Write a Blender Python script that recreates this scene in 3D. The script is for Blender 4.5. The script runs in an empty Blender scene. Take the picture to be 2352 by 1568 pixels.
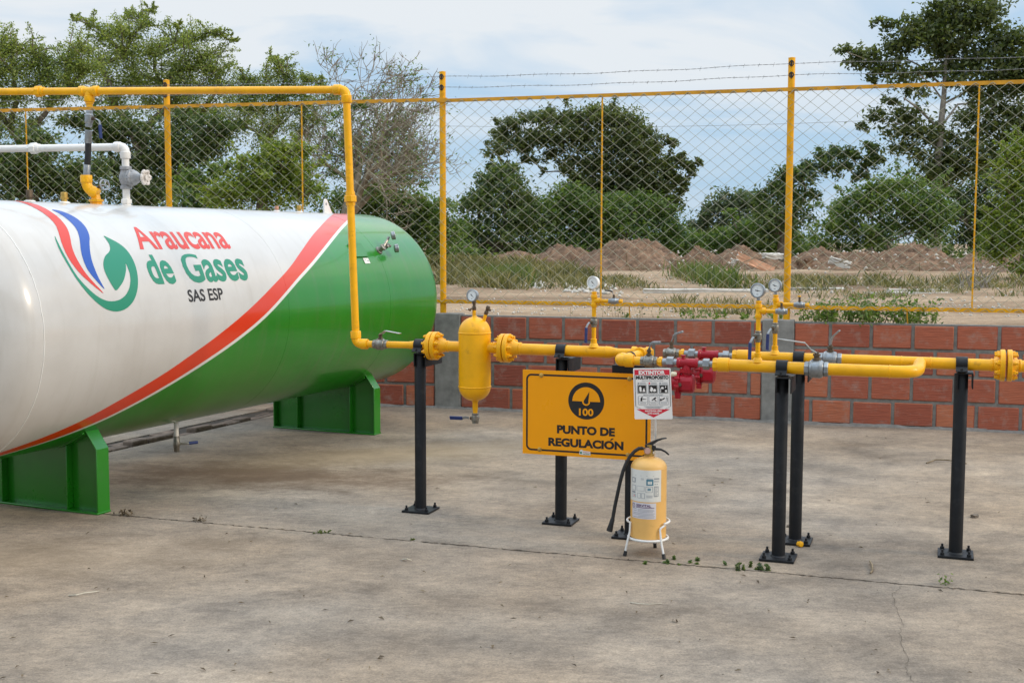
import bpy, bmesh, math, random
import numpy as np
from mathutils import Vector, Matrix
from mathutils.geometry import tessellate_polygon

random.seed(7)
rng = np.random.default_rng(11)
S = bpy.context.scene
COL = S.collection
R_ = math.radians
pi = math.pi

# ------------------------------------------------------------------ camera
F_PX, CXP, CYP, HZN, CAM_H = 2750.0, 1176.0, 784.0, 553.0, 1.6
PITCH = math.atan((CYP - HZN) / F_PX)
ROLL = R_(0.1)
fw = Vector((0, math.cos(PITCH), -math.sin(PITCH)))
rt0 = Vector((1, 0, 0))
up0 = rt0.cross(fw)
rt = rt0 * math.cos(ROLL) + up0 * math.sin(ROLL)
up = up0 * math.cos(ROLL) - rt0 * math.sin(ROLL)
cam = bpy.data.cameras.new("camera")
camo = bpy.data.objects.new("camera", cam)
COL.objects.link(camo)
M = Matrix.Identity(4)
for i, v in enumerate((rt, up, -fw)):
    for j in range(3):
        M[j][i] = v[j]
M.translation = (0, 0, CAM_H)
camo.matrix_world = M
cam.sensor_width = 36.0
cam.lens = F_PX / 2352.0 * 36.0
cam.clip_start = 0.1
cam.clip_end = 3000
S.camera = camo

# ------------------------------------------------------------------ light
SUN_EL, SUN_AZ = 27.0, 104.0          # azimuth clockwise from +Y
SUN_STR, SUN_ANG, EXPO = 1.15, 10.0, 0.34
S.view_settings.view_transform = 'Standard'
S.view_settings.look = 'None'
S.view_settings.exposure = EXPO
S.view_settings.gamma = 1.0
w = bpy.data.worlds.new("World")
S.world = w
w.use_nodes = True
nt = w.node_tree
for n in list(nt.nodes):
    nt.nodes.remove(n)


def nn(t, typ, **kw):
    n = t.nodes.new(typ)
    for k_, v_ in kw.items():
        if k_.startswith('i_'):
            key = k_[2:]
            n.inputs[int(key) if key.isdigit() else key].default_value = v_
        else:
            setattr(n, k_, v_)
    return n


def lk(t, a, b):
    t.links.new(a, b)


def math_n(t, op, a, b=None, clamp=False):
    n = t.nodes.new('ShaderNodeMath')
    n.operation = op
    n.use_clamp = clamp
    for i, x in enumerate((a, b)):
        if x is None:
            continue
        if isinstance(x, (int, float)):
            n.inputs[i].default_value = x
        else:
            t.links.new(x, n.inputs[i])
    return n.outputs[0]


def ramp(t, fac, stops, interp='LINEAR'):
    n = t.nodes.new('ShaderNodeValToRGB')
    cr = n.color_ramp
    cr.interpolation = interp
    while len(cr.elements) < len(stops):
        cr.elements.new(0.5)
    for e_, (p_, c_) in zip(cr.elements, stops):
        e_.position = p_
        if isinstance(c_, (int, float)):
            c_ = (c_, c_, c_)
        e_.color = (*c_[:3], 1)
    t.links.new(fac, n.inputs[0])
    return n.outputs[0]


def mix(t, fac, a, b, typ='MIX'):
    n = t.nodes.new('ShaderNodeMix')
    n.data_type = 'RGBA'
    n.blend_type = typ
    for sock, x in ((n.inputs[0], fac), (n.inputs[6], a), (n.inputs[7], b)):
        if isinstance(x, (int, float)):
            sock.default_value = x
        elif isinstance(x, (tuple, list)):
            sock.default_value = (*x[:3], 1)
        else:
            t.links.new(x, sock)
    return n.outputs[2]


sky = nn(nt, 'ShaderNodeTexSky', sky_type='NISHITA', sun_disc=False)
sky.sun_elevation = R_(SUN_EL)
sky.sun_rotation = R_(SUN_AZ)
sky.air_density = 1.0
sky.dust_density = 1.2
sky.ozone_density = 1.5
tc = nn(nt, 'ShaderNodeTexCoord')
sep = nn(nt, 'ShaderNodeSeparateXYZ')
lk(nt, tc.outputs['Generated'], sep.inputs[0])
zc_ = math_n(nt, 'MAXIMUM', sep.outputs[2], 0.0)
zden = math_n(nt, 'ADD', zc_, 0.13)
px = math_n(nt, 'DIVIDE', sep.outputs[0], zden)
py = math_n(nt, 'DIVIDE', sep.outputs[1], zden)
comb = nn(nt, 'ShaderNodeCombineXYZ')
lk(nt, px, comb.inputs[0]); lk(nt, py, comb.inputs[1])
mp = nn(nt, 'ShaderNodeMapping')
mp.inputs['Scale'].default_value = (0.75, 0.85, 1)
mp.inputs['Location'].default_value = (3.1, 1.7, 0)
lk(nt, comb.outputs[0], mp.inputs[0])
n1 = nn(nt, 'ShaderNodeTexNoise', i_Scale=1.1, i_Detail=7.0, i_Roughness=0.52, i_Distortion=0.7)
lk(nt, mp.outputs[0], n1.inputs['Vector'])
cl = ramp(nt, n1.outputs['Fac'], [(0.40, 0.0), (0.56, 1.0)])
# thin veil of cloud everywhere, thicker with height
veil = ramp(nt, zc_, [(0.0, 0.50), (0.05, 0.28), (0.10, 0.42), (0.14, 0.58), (0.3, 0.85), (1.0, 0.7)])
fac = math_n(nt, 'ADD', math_n(nt, 'MULTIPLY', math_n(nt, 'MULTIPLY', cl, ramp(nt, zc_, [(0.0, 0.3), (0.07, 0.35), (0.13, 1.0), (1.0, 1.0)])), 0.66), math_n(nt, 'MULTIPLY', veil, 0.34), clamp=True)
skyc = mix(nt, 1.0, sky.outputs[0], (1.0, 1.0, 1.0), 'MULTIPLY')
hv = nn(nt, 'ShaderNodeHueSaturation', i_Saturation=0.9, i_Value=1.0)
lk(nt, skyc, hv.inputs['Color'])
SKY_STR = 0.1
CLOUD = (6.9, 7.1, 7.25)
BLUE = (3.2, 5.2, 7.4)
base_sky = mix(nt, 0.75, hv.outputs[0], BLUE)
fin = mix(nt, fac, base_sky, CLOUD)
# a bright thin overcast grows lighter overhead
zen = ramp(nt, zc_, [(0.0, 0.41), (0.2, 0.41), (0.5, 0.8), (1.0, 1.0)])
fin = mix(nt, 1.0, fin, mix(nt, 1.0, zen, (2.4, 2.4, 2.4), 'MULTIPLY'), 'MULTIPLY')
bg = nn(nt, 'ShaderNodeBackground', i_Strength=SKY_STR)
lk(nt, fin, bg.inputs['Color'])
wo = nn(nt, 'ShaderNodeOutputWorld')
lk(nt, bg.outputs[0], wo.inputs[0])

sun = bpy.data.lights.new("sun", 'SUN')
sun.energy = SUN_STR
sun.angle = R_(SUN_ANG)
sun.color = (1.0, 0.82, 0.60)
suno = bpy.data.objects.new("sun", sun)
COL.objects.link(suno)
sd = Vector((math.sin(R_(SUN_AZ)) * math.cos(R_(SUN_EL)), math.cos(R_(SUN_AZ)) * math.cos(R_(SUN_EL)), math.sin(R_(SUN_EL))))
suno.rotation_euler = sd.to_track_quat('Z', 'Y').to_euler()
suno.location = sd * 60

# ------------------------------------------------------------------ materials
MATS = {}


def pmat(name, col, rough=0.5, metal=0.0, coat=0.0, vary=0.0, vscale=20.0, bump=0.0, bscale=200.0, spec=0.5, dirt=None, dscale=4.0):
    m = bpy.data.materials.new(name)
    m.use_nodes = True
    t = m.node_tree
    b = t.nodes['Principled BSDF']
    b.inputs['Roughness'].default_value = rough
    b.inputs['Metallic'].default_value = metal
    b.inputs['Coat Weight'].default_value = coat
    b.inputs['Coat Roughness'].default_value = 0.08
    b.inputs['Specular IOR Level'].default_value = spec
    tc = nn(t, 'ShaderNodeTexCoord')
    c = None
    if vary > 0:
        n = nn(t, 'ShaderNodeTexNoise', i_Scale=vscale, i_Detail=5.0, i_Roughness=0.6)
        lk(t, tc.outputs['Object'], n.inputs['Vector'])
        lo = tuple(x * (1 - vary) for x in col)
        hi = tuple(min(1, x * (1 + vary)) for x in col)
        c = ramp(t, n.outputs['Fac'], [(0.3, lo), (0.7, hi)])
        rr = ramp(t, n.outputs['Fac'], [(0.3, min(1, rough * 1.25)), (0.7, rough * 0.85)])
        lk(t, rr, b.inputs['Roughness'])
    if dirt:
        n = nn(t, 'ShaderNodeTexNoise', i_Scale=dscale, i_Detail=8.0, i_Roughness=0.7)
        lk(t, tc.outputs['Object'], n.inputs['Vector'])
        f = ramp(t, n.outputs['Fac'], [(0.56, 0.0), (0.72, dirt[3])])
        c = mix(t, f, c if c else col, dirt[:3])
    if c is not None:
        lk(t, c, b.inputs['Base Color'])
    else:
        b.inputs['Base Color'].default_value = (*col, 1)
    if bump > 0:
        n = nn(t, 'ShaderNodeTexNoise', i_Scale=bscale, i_Detail=3.0)
        lk(t, tc.outputs['Object'], n.inputs['Vector'])
        bp = nn(t, 'ShaderNodeBump', i_Strength=bump, i_Distance=0.002)
        lk(t, n.outputs['Fac'], bp.inputs['Height'])
        lk(t, bp.outputs[0], b.inputs['Normal'])
    MATS[name] = m
    return m


yellow = pmat('yellow_paint', (0.87, 0.42, 0.002), 0.36, coat=0.08, spec=0.35, vary=0.10, vscale=9, bump=0.25, bscale=160, dirt=(0.26, 0.12, 0.02, 0.55), dscale=11)
yellow_f = pmat('yellow_fence_paint', (0.80, 0.38, 0.004), 0.45, spec=0.3, vary=0.14, vscale=7, bump=0.2, dirt=(0.22, 0.08, 0.01, 0.55), dscale=9)
rail_m = pmat('rusty_yellow_paint', (0.62, 0.285, 0.008), 0.6, vary=0.2, vscale=8, dirt=(0.12, 0.04, 0.01, 0.7), dscale=7)
black = pmat('black_paint', (0.009, 0.010, 0.012), 0.48, spec=0.3, vary=0.25, vscale=12, bump=0.2, dirt=(0.06, 0.055, 0.05, 0.35), dscale=12)
rubber = pmat('black_rubber', (0.012, 0.012, 0.012), 0.6, vary=0.2)
steel = pmat('bare_steel', (0.50, 0.49, 0.46), 0.34, metal=0.9, vary=0.3, vscale=30, bump=0.3, bscale=120)
castst = pmat('cast_steel', (0.27, 0.255, 0.22), 0.4, metal=0.8, vary=0.35, vscale=40, bump=0.5, bscale=150)
galv = pmat('galvanised', (0.31, 0.325, 0.335), 0.36, metal=0.7, vary=0.2, vscale=30, bump=0.2)
greym = pmat('grey_cast_paint', (0.30, 0.31, 0.325), 0.45, vary=0.25, vscale=25, bump=0.3)
redp = pmat('red_enamel', (0.36, 0.005, 0.016), 0.4, coat=0.1, spec=0.35, vary=0.2, vscale=14, bump=0.35, bscale=90)
blueg = pmat('blue_vinyl', (0.012, 0.03, 0.14), 0.45, vary=0.2)
brass = pmat('brass', (0.55, 0.36, 0.10), 0.38, metal=0.85, vary=0.35, vscale=30)
oldbrass = pmat('tarnished_brass', (0.12, 0.085, 0.055), 0.55, metal=0.5, vary=0.4, vscale=40, bump=0.5)
whitep = pmat('white_paint', (0.78, 0.765, 0.73), 0.35, coat=0.15, vary=0.05, vscale=8, dirt=(0.45, 0.42, 0.36, 0.4), dscale=10)
cream = pmat('cream_plastic', (0.75, 0.68, 0.48), 0.4)
dialw = pmat('dial_face', (0.78, 0.79, 0.76), 0.25, coat=0.6)
inkb = pmat('black_ink', (0.012, 0.010, 0.010), 0.45, vary=0.2)
inkw = pmat('white_ink', (0.80, 0.78, 0.76), 0.5)
inkr = pmat('red_ink', (0.62, 0.015, 0.04), 0.45)
inkg = pmat('grey_ink', (0.30, 0.32, 0.34), 0.6)
inkteal = pmat('teal_ink', (0.06, 0.20, 0.27), 0.6)
inkpurple = pmat('purple_ink', (0.10, 0.035, 0.13), 0.6)
inklilac = pmat('lilac_label', (0.66, 0.63, 0.66), 0.5)
greenp = pmat('green_paint', (0.010, 0.18, 0.005), 0.30, coat=0.45, vary=0.08, vscale=5, dirt=(0.05, 0.13, 0.04, 0.4), dscale=6)
signy = pmat('sign_orange', (0.95, 0.36, 0.001), 0.3, coat=0.12, spec=0.3, vary=0.03, vscale=3)
extm = pmat('faded_yellow_enamel', (0.80, 0.46, 0.135), 0.42, vary=0.06, vscale=7, bump=0.15, dirt=(0.40, 0.20, 0.04, 0.5), dscale=11)
paper = pmat('paper_label', (0.72, 0.71, 0.66), 0.5, vary=0.03)
logored = pmat('logo_red', (0.60, 0.032, 0.014), 0.4, coat=0.1)
logoblue = pmat('logo_blue', (0.002, 0.065, 0.36), 0.4, coat=0.1)
logogreen = pmat('logo_green', (0.002, 0.21, 0.115), 0.4, coat=0.1)
rust_seam = pmat('weld_bead', (0.42, 0.40, 0.37), 0.6, vary=0.3, vscale=60, bump=0.8, bscale=60)
wire_m = pmat('galvanised_wire', (0.34, 0.33, 0.23), 0.5, metal=0.15, vary=0.3)
barb_m = pmat('barbed_wire', (0.22, 0.22, 0.22), 0.55, metal=0.3, vary=0.3)
twig_m = pmat('dry_twig', (0.20, 0.15, 0.09), 0.85, vary=0.4)
bark_m = pmat('bark_grey', (0.16, 0.13, 0.10), 0.9, vary=0.4, vscale=6, bump=0.6, bscale=20)
bark_pale = pmat('bark_pale', (0.25, 0.22, 0.18), 0.85, vary=0.3, vscale=5, bump=0.5, bscale=20)
bark_dead = pmat('bark_dead', (0.23, 0.19, 0.135), 0.9, vary=0.4, vscale=6)
slabm = pmat('pale_concrete', (0.48, 0.45, 0.40), 0.9, vary=0.25, vscale=4, bump=0.5, bscale=30)
logm = pmat('painted_log', (0.62, 0.34, 0.21), 0.85, vary=0.35, vscale=3, bump=0.5, bscale=20)


def leafmat(name, c0, c1, c2, tr=0.48):
    m = bpy.data.materials.new(name)
    m.use_nodes = True
    t = m.node_tree
    t.nodes.remove(t.nodes['Principled BSDF'])
    g = nn(t, 'ShaderNodeNewGeometry')
    tcx = nn(t, 'ShaderNodeTexCoord')
    n = nn(t, 'ShaderNodeTexNoise', i_Scale=0.9, i_Detail=3.0)
    lk(t, tcx.outputs['Object'], n.inputs['Vector'])
    f = math_n(t, 'ADD', math_n(t, 'MULTIPLY', g.outputs['Random Per Island'], 0.55), math_n(t, 'MULTIPLY', n.outputs['Fac'], 0.6))
    c = ramp(t, f, [(0.32, c0), (0.55, c1), (0.82, c2)])
    d = nn(t, 'ShaderNodeBsdfDiffuse', i_Roughness=0.4)
    tl = nn(t, 'ShaderNodeBsdfTranslucent')
    gl = nn(t, 'ShaderNodeBsdfGlossy', i_Roughness=0.45)
    gl.inputs['Color'].default_value = (0.5, 0.5, 0.5, 1)
    lk(t, c, d.inputs['Color'])
    cc = mix(t, 1.0, c, (1.25, 1.3, 0.6), 'MULTIPLY')
    lk(t, cc, tl.inputs['Color'])
    mx = nn(t, 'ShaderNodeMixShader', i_0=tr)
    lk(t, d.outputs[0], mx.inputs[1]); lk(t, tl.outputs[0], mx.inputs[2])
    m2 = nn(t, 'ShaderNodeMixShader', i_0=0.06)
    lk(t, mx.outputs[0], m2.inputs[1]); lk(t, gl.outputs[0], m2.inputs[2])
    lk(t, m2.outputs[0], t.nodes['Material Output'].inputs[0])
    MATS[name] = m
    return m


leaf_feather = leafmat('leaf_feathery', (0.10, 0.150, 0.036), (0.215, 0.275, 0.06), (0.38, 0.42, 0.11))
leaf_dark = leafmat('leaf_dark', (0.036, 0.070, 0.022), (0.082, 0.130, 0.036), (0.175, 0.225, 0.065))
leaf_mid = leafmat('leaf_mid', (0.052, 0.104, 0.026), (0.111, 0.182, 0.039), (0.202, 0.273, 0.065))
leaf_bright = leafmat('leaf_bright', (0.075, 0.13, 0.016), (0.17, 0.24, 0.026), (0.30, 0.35, 0.055))
leaf_olive = leafmat('leaf_olive', (0.047, 0.075, 0.023), (0.098, 0.130, 0.039), (0.182, 0.208, 0.072))
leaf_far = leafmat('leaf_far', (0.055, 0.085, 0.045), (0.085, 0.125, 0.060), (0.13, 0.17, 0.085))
leaf_weed = leafmat('leaf_weed', (0.060, 0.125, 0.018), (0.12, 0.20, 0.03), (0.22, 0.30, 0.06))
grass_m = leafmat('grass_blade', (0.075, 0.085, 0.034), (0.15, 0.145, 0.062), (0.30, 0.255, 0.14))
grass_g = leafmat('grass_green', (0.055, 0.095, 0.022), (0.10, 0.15, 0.035), (0.18, 0.21, 0.07))
leaf_dry = leafmat('dry_leaf', (0.05, 0.035, 0.022), (0.10, 0.07, 0.04), (0.2, 0.15, 0.09), 0.1)

# concrete
m = bpy.data.materials.new('concrete_pavement')
m.use_nodes = True
t = m.node_tree
b = t.nodes['Principled BSDF']
b.inputs['Roughness'].default_value = 0.88
b.inputs['Specular IOR Level'].default_value = 0.25
tcx = nn(t, 'ShaderNodeTexCoord')
mpx = nn(t, 'ShaderNodeMapping')
mpx.inputs['Rotation'].default_value = (0, 0, R_(14))
mpx.inputs['Scale'].default_value = (0.8, 1.15, 1)
lk(t, tcx.outputs['Object'], mpx.inputs[0])
na = nn(t, 'ShaderNodeTexNoise', i_Scale=0.8, i_Detail=10.0, i_Roughness=0.66, i_Distortion=0.25)
lk(t, mpx.outputs[0], na.inputs['Vector'])
nb = nn(t, 'ShaderNodeTexNoise', i_Scale=3.2, i_Detail=14.0, i_Roughness=0.78, i_Distortion=0.12)
lk(t, mpx.outputs[0], nb.inputs['Vector'])
nc = nn(t, 'ShaderNodeTexNoise', i_Scale=95.0, i_Detail=4.0, i_Roughness=0.85)
lk(t, tcx.outputs['Object'], nc.inputs['Vector'])
nd = nn(t, 'ShaderNodeTexNoise', i_Scale=0.45, i_Detail=4.0)
lk(t, tcx.outputs['Object'], nd.inputs['Vector'])
c = ramp(t, na.outputs['Fac'], [(0.28, (0.162, 0.132, 0.103)), (0.43, (0.245, 0.205, 0.162)), (0.56, (0.285, 0.240, 0.191)), (0.74, (0.38, 0.320, 0.253))])
c2 = ramp(t, nb.outputs['Fac'], [(0.34, (0.58, 0.58, 0.60)), (0.5, (0.97, 0.96, 0.95)), (0.68, (1.36, 1.32, 1.26))])
c = mix(t, 0.85, c, c2, 'MULTIPLY')
wm = ramp(t, nd.outputs['Fac'], [(0.35, (0.96, 1.0, 1.06)), (0.65, (1.10, 0.99, 0.86))])
c = mix(t, 0.8, c, wm, 'MULTIPLY')
gr = ramp(t, nc.outputs['Fac'], [(0.28, (0.50, 0.50, 0.50)), (0.5, (1.0, 1.0, 1.0)), (0.74, (1.5, 1.48, 1.45))])
c = mix(t, 0.85, c, gr, 'MULTIPLY')
ne = nn(t, 'ShaderNodeTexNoise', i_Scale=24.0, i_Detail=8.0, i_Roughness=0.75)
lk(t, mpx.outputs[0], ne.inputs['Vector'])
c = mix(t, 0.9, c, ramp(t, ne.outputs['Fac'], [(0.32, (0.74, 0.73, 0.72)), (0.5, (1.0, 1.0, 1.0)), (0.66, (1.24, 1.22, 1.20))]), 'MULTIPLY')
vo = nn(t, 'ShaderNodeTexVoronoi', i_Scale=9.0)
lk(t, tcx.outputs['Object'], vo.inputs['Vector'])
sp = ramp(t, vo.outputs['Distance'], [(0.03, 1.0), (0.055, 0.0)])
nsel = nn(t, 'ShaderNodeTexNoise', i_Scale=2.3)
lk(t, tcx.outputs['Object'], nsel.inputs['Vector'])
sp = math_n(t, 'MULTIPLY', sp, ramp(t, nsel.outputs['Fac'], [(0.5, 0.0), (0.6, 0.8)]))
c = mix(t, sp, c, (0.07, 0.06, 0.05))
# brown drain stain under the tank, then warm brown and dark patches elsewhere
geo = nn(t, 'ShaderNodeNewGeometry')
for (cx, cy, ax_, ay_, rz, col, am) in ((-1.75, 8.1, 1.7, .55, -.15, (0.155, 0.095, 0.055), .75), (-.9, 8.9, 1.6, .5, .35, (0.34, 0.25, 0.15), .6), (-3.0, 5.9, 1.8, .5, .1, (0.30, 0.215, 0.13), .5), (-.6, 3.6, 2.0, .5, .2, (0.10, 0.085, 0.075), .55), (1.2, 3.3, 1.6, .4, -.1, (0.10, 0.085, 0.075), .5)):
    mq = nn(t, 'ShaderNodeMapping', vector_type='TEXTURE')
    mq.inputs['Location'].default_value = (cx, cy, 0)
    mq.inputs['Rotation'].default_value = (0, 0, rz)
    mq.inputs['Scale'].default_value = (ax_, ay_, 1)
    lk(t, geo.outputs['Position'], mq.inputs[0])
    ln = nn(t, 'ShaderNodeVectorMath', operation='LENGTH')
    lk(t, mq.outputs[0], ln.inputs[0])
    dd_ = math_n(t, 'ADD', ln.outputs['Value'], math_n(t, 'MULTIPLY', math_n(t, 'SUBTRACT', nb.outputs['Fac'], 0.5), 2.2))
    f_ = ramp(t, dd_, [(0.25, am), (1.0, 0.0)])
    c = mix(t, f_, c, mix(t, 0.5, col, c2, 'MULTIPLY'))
lk(t, c, b.inputs['Base Color'])
bh = math_n(t, 'ADD', math_n(t, 'MULTIPLY', nc.outputs['Fac'], 0.5), nb.outputs['Fac'])
bp = nn(t, 'ShaderNodeBump', i_Strength=0.5, i_Distance=0.006)
lk(t, bh, bp.inputs['Height'])
lk(t, bp.outputs[0], b.inputs['Normal'])
concrete = m

pillar_m = pmat('grey_cement', (0.225, 0.215, 0.195), 0.92, vary=0.28, vscale=9, bump=0.8, bscale=45)
mortar_m = pmat('mortar', (0.185, 0.172, 0.152), 0.95, vary=0.25, vscale=18, bump=0.8, bscale=60)
soil_m = pmat('joint_soil', (0.045, 0.035, 0.025), 0.95, vary=0.4, vscale=30, bump=0.8)
kerb_m = pmat('broken_kerb', (0.16, 0.115, 0.085), 0.95, vary=0.45, vscale=12, bump=1.0, bscale=40)

# brick
m = bpy.data.materials.new('clay_block')
m.use_nodes = True
t = m.node_tree
b = t.nodes['Principled BSDF']
b.inputs['Roughness'].default_value = 0.82
g = nn(t, 'ShaderNodeNewGeometry')
tcx = nn(t, 'ShaderNodeTexCoord')
c = ramp(t, g.outputs['Random Per Island'], [(0.0, (0.25, 0.060, 0.034)), (0.3, (0.32, 0.080, 0.042)), (0.6, (0.38, 0.102, 0.050)), (0.88, (0.45, 0.148, 0.068)), (1.0, (0.34, 0.098, 0.054))])
mpx = nn(t, 'ShaderNodeMapping')
mpx.inputs['Scale'].default_value = (2.2, 2.2, 26)
lk(t, tcx.outputs['Object'], mpx.inputs[0])
n1 = nn(t, 'ShaderNodeTexNoise', i_Scale=3.0, i_Detail=6.0, i_Roughness=0.65)
lk(t, mpx.outputs[0], n1.inputs['Vector'])
c2 = ramp(t, n1.outputs['Fac'], [(0.3, (0.70, 0.70, 0.70)), (0.5, (1, 1, 1)), (0.72, (1.28, 1.25, 1.2))])
c = mix(t, 0.8, c, c2, 'MULTIPLY')
n2 = nn(t, 'ShaderNodeTexNoise', i_Scale=7.0, i_Detail=7.0, i_Roughness=0.72)
lk(t, tcx.outputs['Object'], n2.inputs['Vector'])
f = ramp(t, n2.outputs['Fac'], [(0.52, 0.0), (0.72, 0.6)])
c = mix(t, f, c, (0.34, 0.27, 0.22))
lk(t, c, b.inputs['Base Color'])
wv = nn(t, 'ShaderNodeTexWave', wave_type='BANDS', bands_direction='Z', i_Scale=22.0, i_Distortion=2.0)
lk(t, tcx.outputs['Object'], wv.inputs['Vector'])
hh_ = math_n(t, 'ADD', n1.outputs['Fac'], math_n(t, 'MULTIPLY', wv.outputs['Fac'], 0.16))
bp = nn(t, 'ShaderNodeBump', i_Strength=0.8, i_Distance=0.006)
lk(t, hh_, bp.inputs['Height'])
lk(t, bp.outputs[0], b.inputs['Normal'])
brick_m = m

# field soil
m = bpy.data.materials.new('field_soil')
m.use_nodes = True
t = m.node_tree
b = t.nodes['Principled BSDF']
b.inputs['Roughness'].default_value = 0.95
b.inputs['Specular IOR Level'].default_value = 0.1
tcx = nn(t, 'ShaderNodeTexCoord')
na = nn(t, 'ShaderNodeTexNoise', i_Scale=0.35, i_Detail=7.0, i_Roughness=0.62)
mpx = nn(t, 'ShaderNodeMapping')
mpx.inputs['Scale'].default_value = (0.45, 1.3, 1)
lk(t, tcx.outputs['Object'], mpx.inputs[0])
lk(t, mpx.outputs[0], na.inputs['Vector'])
nb = nn(t, 'ShaderNodeTexNoise', i_Scale=7.0, i_Detail=7.0, i_Roughness=0.72)
lk(t, tcx.outputs['Object'], nb.inputs['Vector'])
c = ramp(t, na.outputs['Fac'], [(0.32, (0.16, 0.108, 0.068)), (0.46, (0.28, 0.195, 0.126)), (0.60, (0.42, 0.305, 0.205)), (0.76, (0.20, 0.145, 0.095))])
c2 = ramp(t, nb.outputs['Fac'], [(0.3, (0.6, 0.58, 0.56)), (0.5, (1, 1, 1)), (0.72, (1.3, 1.3, 1.28))])
c = mix(t, 0.75, c, c2, 'MULTIPLY')
lk(t, c, b.inputs['Base Color'])
bp = nn(t, 'ShaderNodeBump', i_Strength=0.9, i_Distance=0.05)
lk(t, nb.outputs['Fac'], bp.inputs['Height'])
lk(t, bp.outputs[0], b.inputs['Normal'])
soil_field = m

mound_m = pmat('mound_soil', (0.165, 0.098, 0.058), 0.95, vary=0.55, vscale=4.5, bump=1.0, bscale=14, dirt=(0.36, 0.25, 0.165, 0.8), dscale=9)

# tank paint: white above the sweeping red and white stripe, green below
TL_, TR_, TZ = 5.5, 0.737, 1.09
m = bpy.data.materials.new('tank_paint')
m.use_nodes = True
t = m.node_tree
b = t.nodes['Principled BSDF']
tcx = nn(t, 'ShaderNodeTexCoord')
sp_ = nn(t, 'ShaderNodeSeparateXYZ')
lk(t, tcx.outputs['Object'], sp_.inputs[0])
zz_ = math_n(t, 'SUBTRACT', sp_.outputs[2], TZ)
yy_ = math_n(t, 'ABSOLUTE', sp_.outputs[1])
ang = math_n(t, 'MULTIPLY', math_n(t, 'ARCTAN2', zz_, yy_), 180 / pi)
angn = math_n(t, 'DIVIDE', math_n(t, 'ADD', ang, 100.0), 200.0)
sn = math_n(t, 'DIVIDE', math_n(t, 'SUBTRACT', sp_.outputs[0], 4.0), 6.0)
UPK = [(4.0, -98), (4.35, -75), (4.729, -60.0), (4.936, -53.0), (5.08, -47.8), (5.226, -41.9), (5.38, -35.3), (5.551, -28.8), (5.739, -22), (5.91, -15.6), (6.064, -10.3), (6.233, -4.4), (6.42, 2.2), (6.632, 10), (6.778, 15.5), (7.041, 25.2), (7.292, 35.5), (7.577, 46.8), (7.915, 59), (8.2, 69.5), (8.488, 80.6), (8.8, 95), (10, 100)]
LOK = [(4.0, -99), (4.4, -77), (4.781, -64.4), (4.92, -60.6), (5.074, -56), (5.213, -51.2), (5.366, -45.8), (5.523, -39.5), (5.694, -32.9), (5.882, -26), (6.09, -18.7), (6.323, -10.8), (6.613, -0.5), (6.96, 13.6), (7.087, 18.7), (7.355, 28.4), (7.662, 39.6), (8.073, 54.3), (8.421, 66.4), (8.75, 79), (9.05, 95), (10, 100)]


def stripe_mask(knots, shift=0.0):
    fc = nn(t, 'ShaderNodeFloatCurve')
    cu = fc.mapping.curves[0]
    pts = [((s_ - 4.0) / 6.0, (a_ - (shift if s_ > 5.2 else shift * max(0.35, (s_ - 4.4) / 0.8)) + 100.0) / 200.0) for s_, a_ in knots]
    pts = [(max(0, min(1, x)), max(0, min(1, y))) for x, y in pts]
    cu.points[0].location = pts[0]
    cu.points[1].location = pts[-1]
    for p_ in pts[1:-1]:
        cu.points.new(*p_)
    fc.mapping.update()
    lk(t, sn, fc.inputs['Value'])
    d_ = math_n(t, 'SUBTRACT', angn, fc.outputs[0])
    return math_n(t, 'ADD', math_n(t, 'MULTIPLY', d_, 900.0), 0.5, clamp=True)


mu = stripe_mask(UPK)
ml = stripe_mask(LOK)
mw = stripe_mask(LOK, 1.9)
wn = nn(t, 'ShaderNodeTexNoise', i_Scale=2.2, i_Detail=7.0, i_Roughness=0.6)
lk(t, tcx.outputs['Object'], wn.inputs['Vector'])
wc = ramp(t, wn.outputs['Fac'], [(0.3, (0.50, 0.48, 0.45)), (0.6, (0.57, 0.555, 0.53))])
mps = nn(t, 'ShaderNodeMapping')
mps.inputs['Scale'].default_value = (8, .9, .9)
lk(t, tcx.outputs['Object'], mps.inputs[0])
ws = nn(t, 'ShaderNodeTexNoise', i_Scale=1.6, i_Detail=6.0, i_Roughness=0.65)
lk(t, mps.outputs[0], ws.inputs['Vector'])
wc = mix(t, ramp(t, ws.outputs['Fac'], [(0.52, 0.0), (0.74, 0.30)]), wc, (0.38, 0.35, 0.30))
gc = ramp(t, wn.outputs['Fac'], [(0.3, (0.007, 0.170, 0.003)), (0.7, (0.011, 0.205, 0.006))])
gc = mix(t, ramp(t, ws.outputs['Fac'], [(0.50, 0.0), (0.74, 0.4)]), gc, (0.085, 0.15, 0.05))
c = mix(t, mw, gc, (0.66, 0.65, 0.61))
c = mix(t, ml, c, (0.64, 0.034, 0.002))
c = mix(t, mu, c, wc)
lk(t, c, b.inputs['Base Color'])
b.inputs['Roughness'].default_value = 0.30
b.inputs['Coat Weight'].default_value = 0.45
b.inputs['Coat Roughness'].default_value = 0.09
b.inputs['Coat IOR'].default_value = 1.6
nb_ = nn(t, 'ShaderNodeTexNoise', i_Scale=1.4, i_Detail=2.0)
lk(t, tcx.outputs['Object'], nb_.inputs['Vector'])
bp = nn(t, 'ShaderNodeBump', i_Strength=0.12, i_Distance=0.03)
lk(t, nb_.outputs['Fac'], bp.inputs['Height'])
lk(t, bp.outputs[0], b.inputs['Coat Normal'])
tank_m = m


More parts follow.
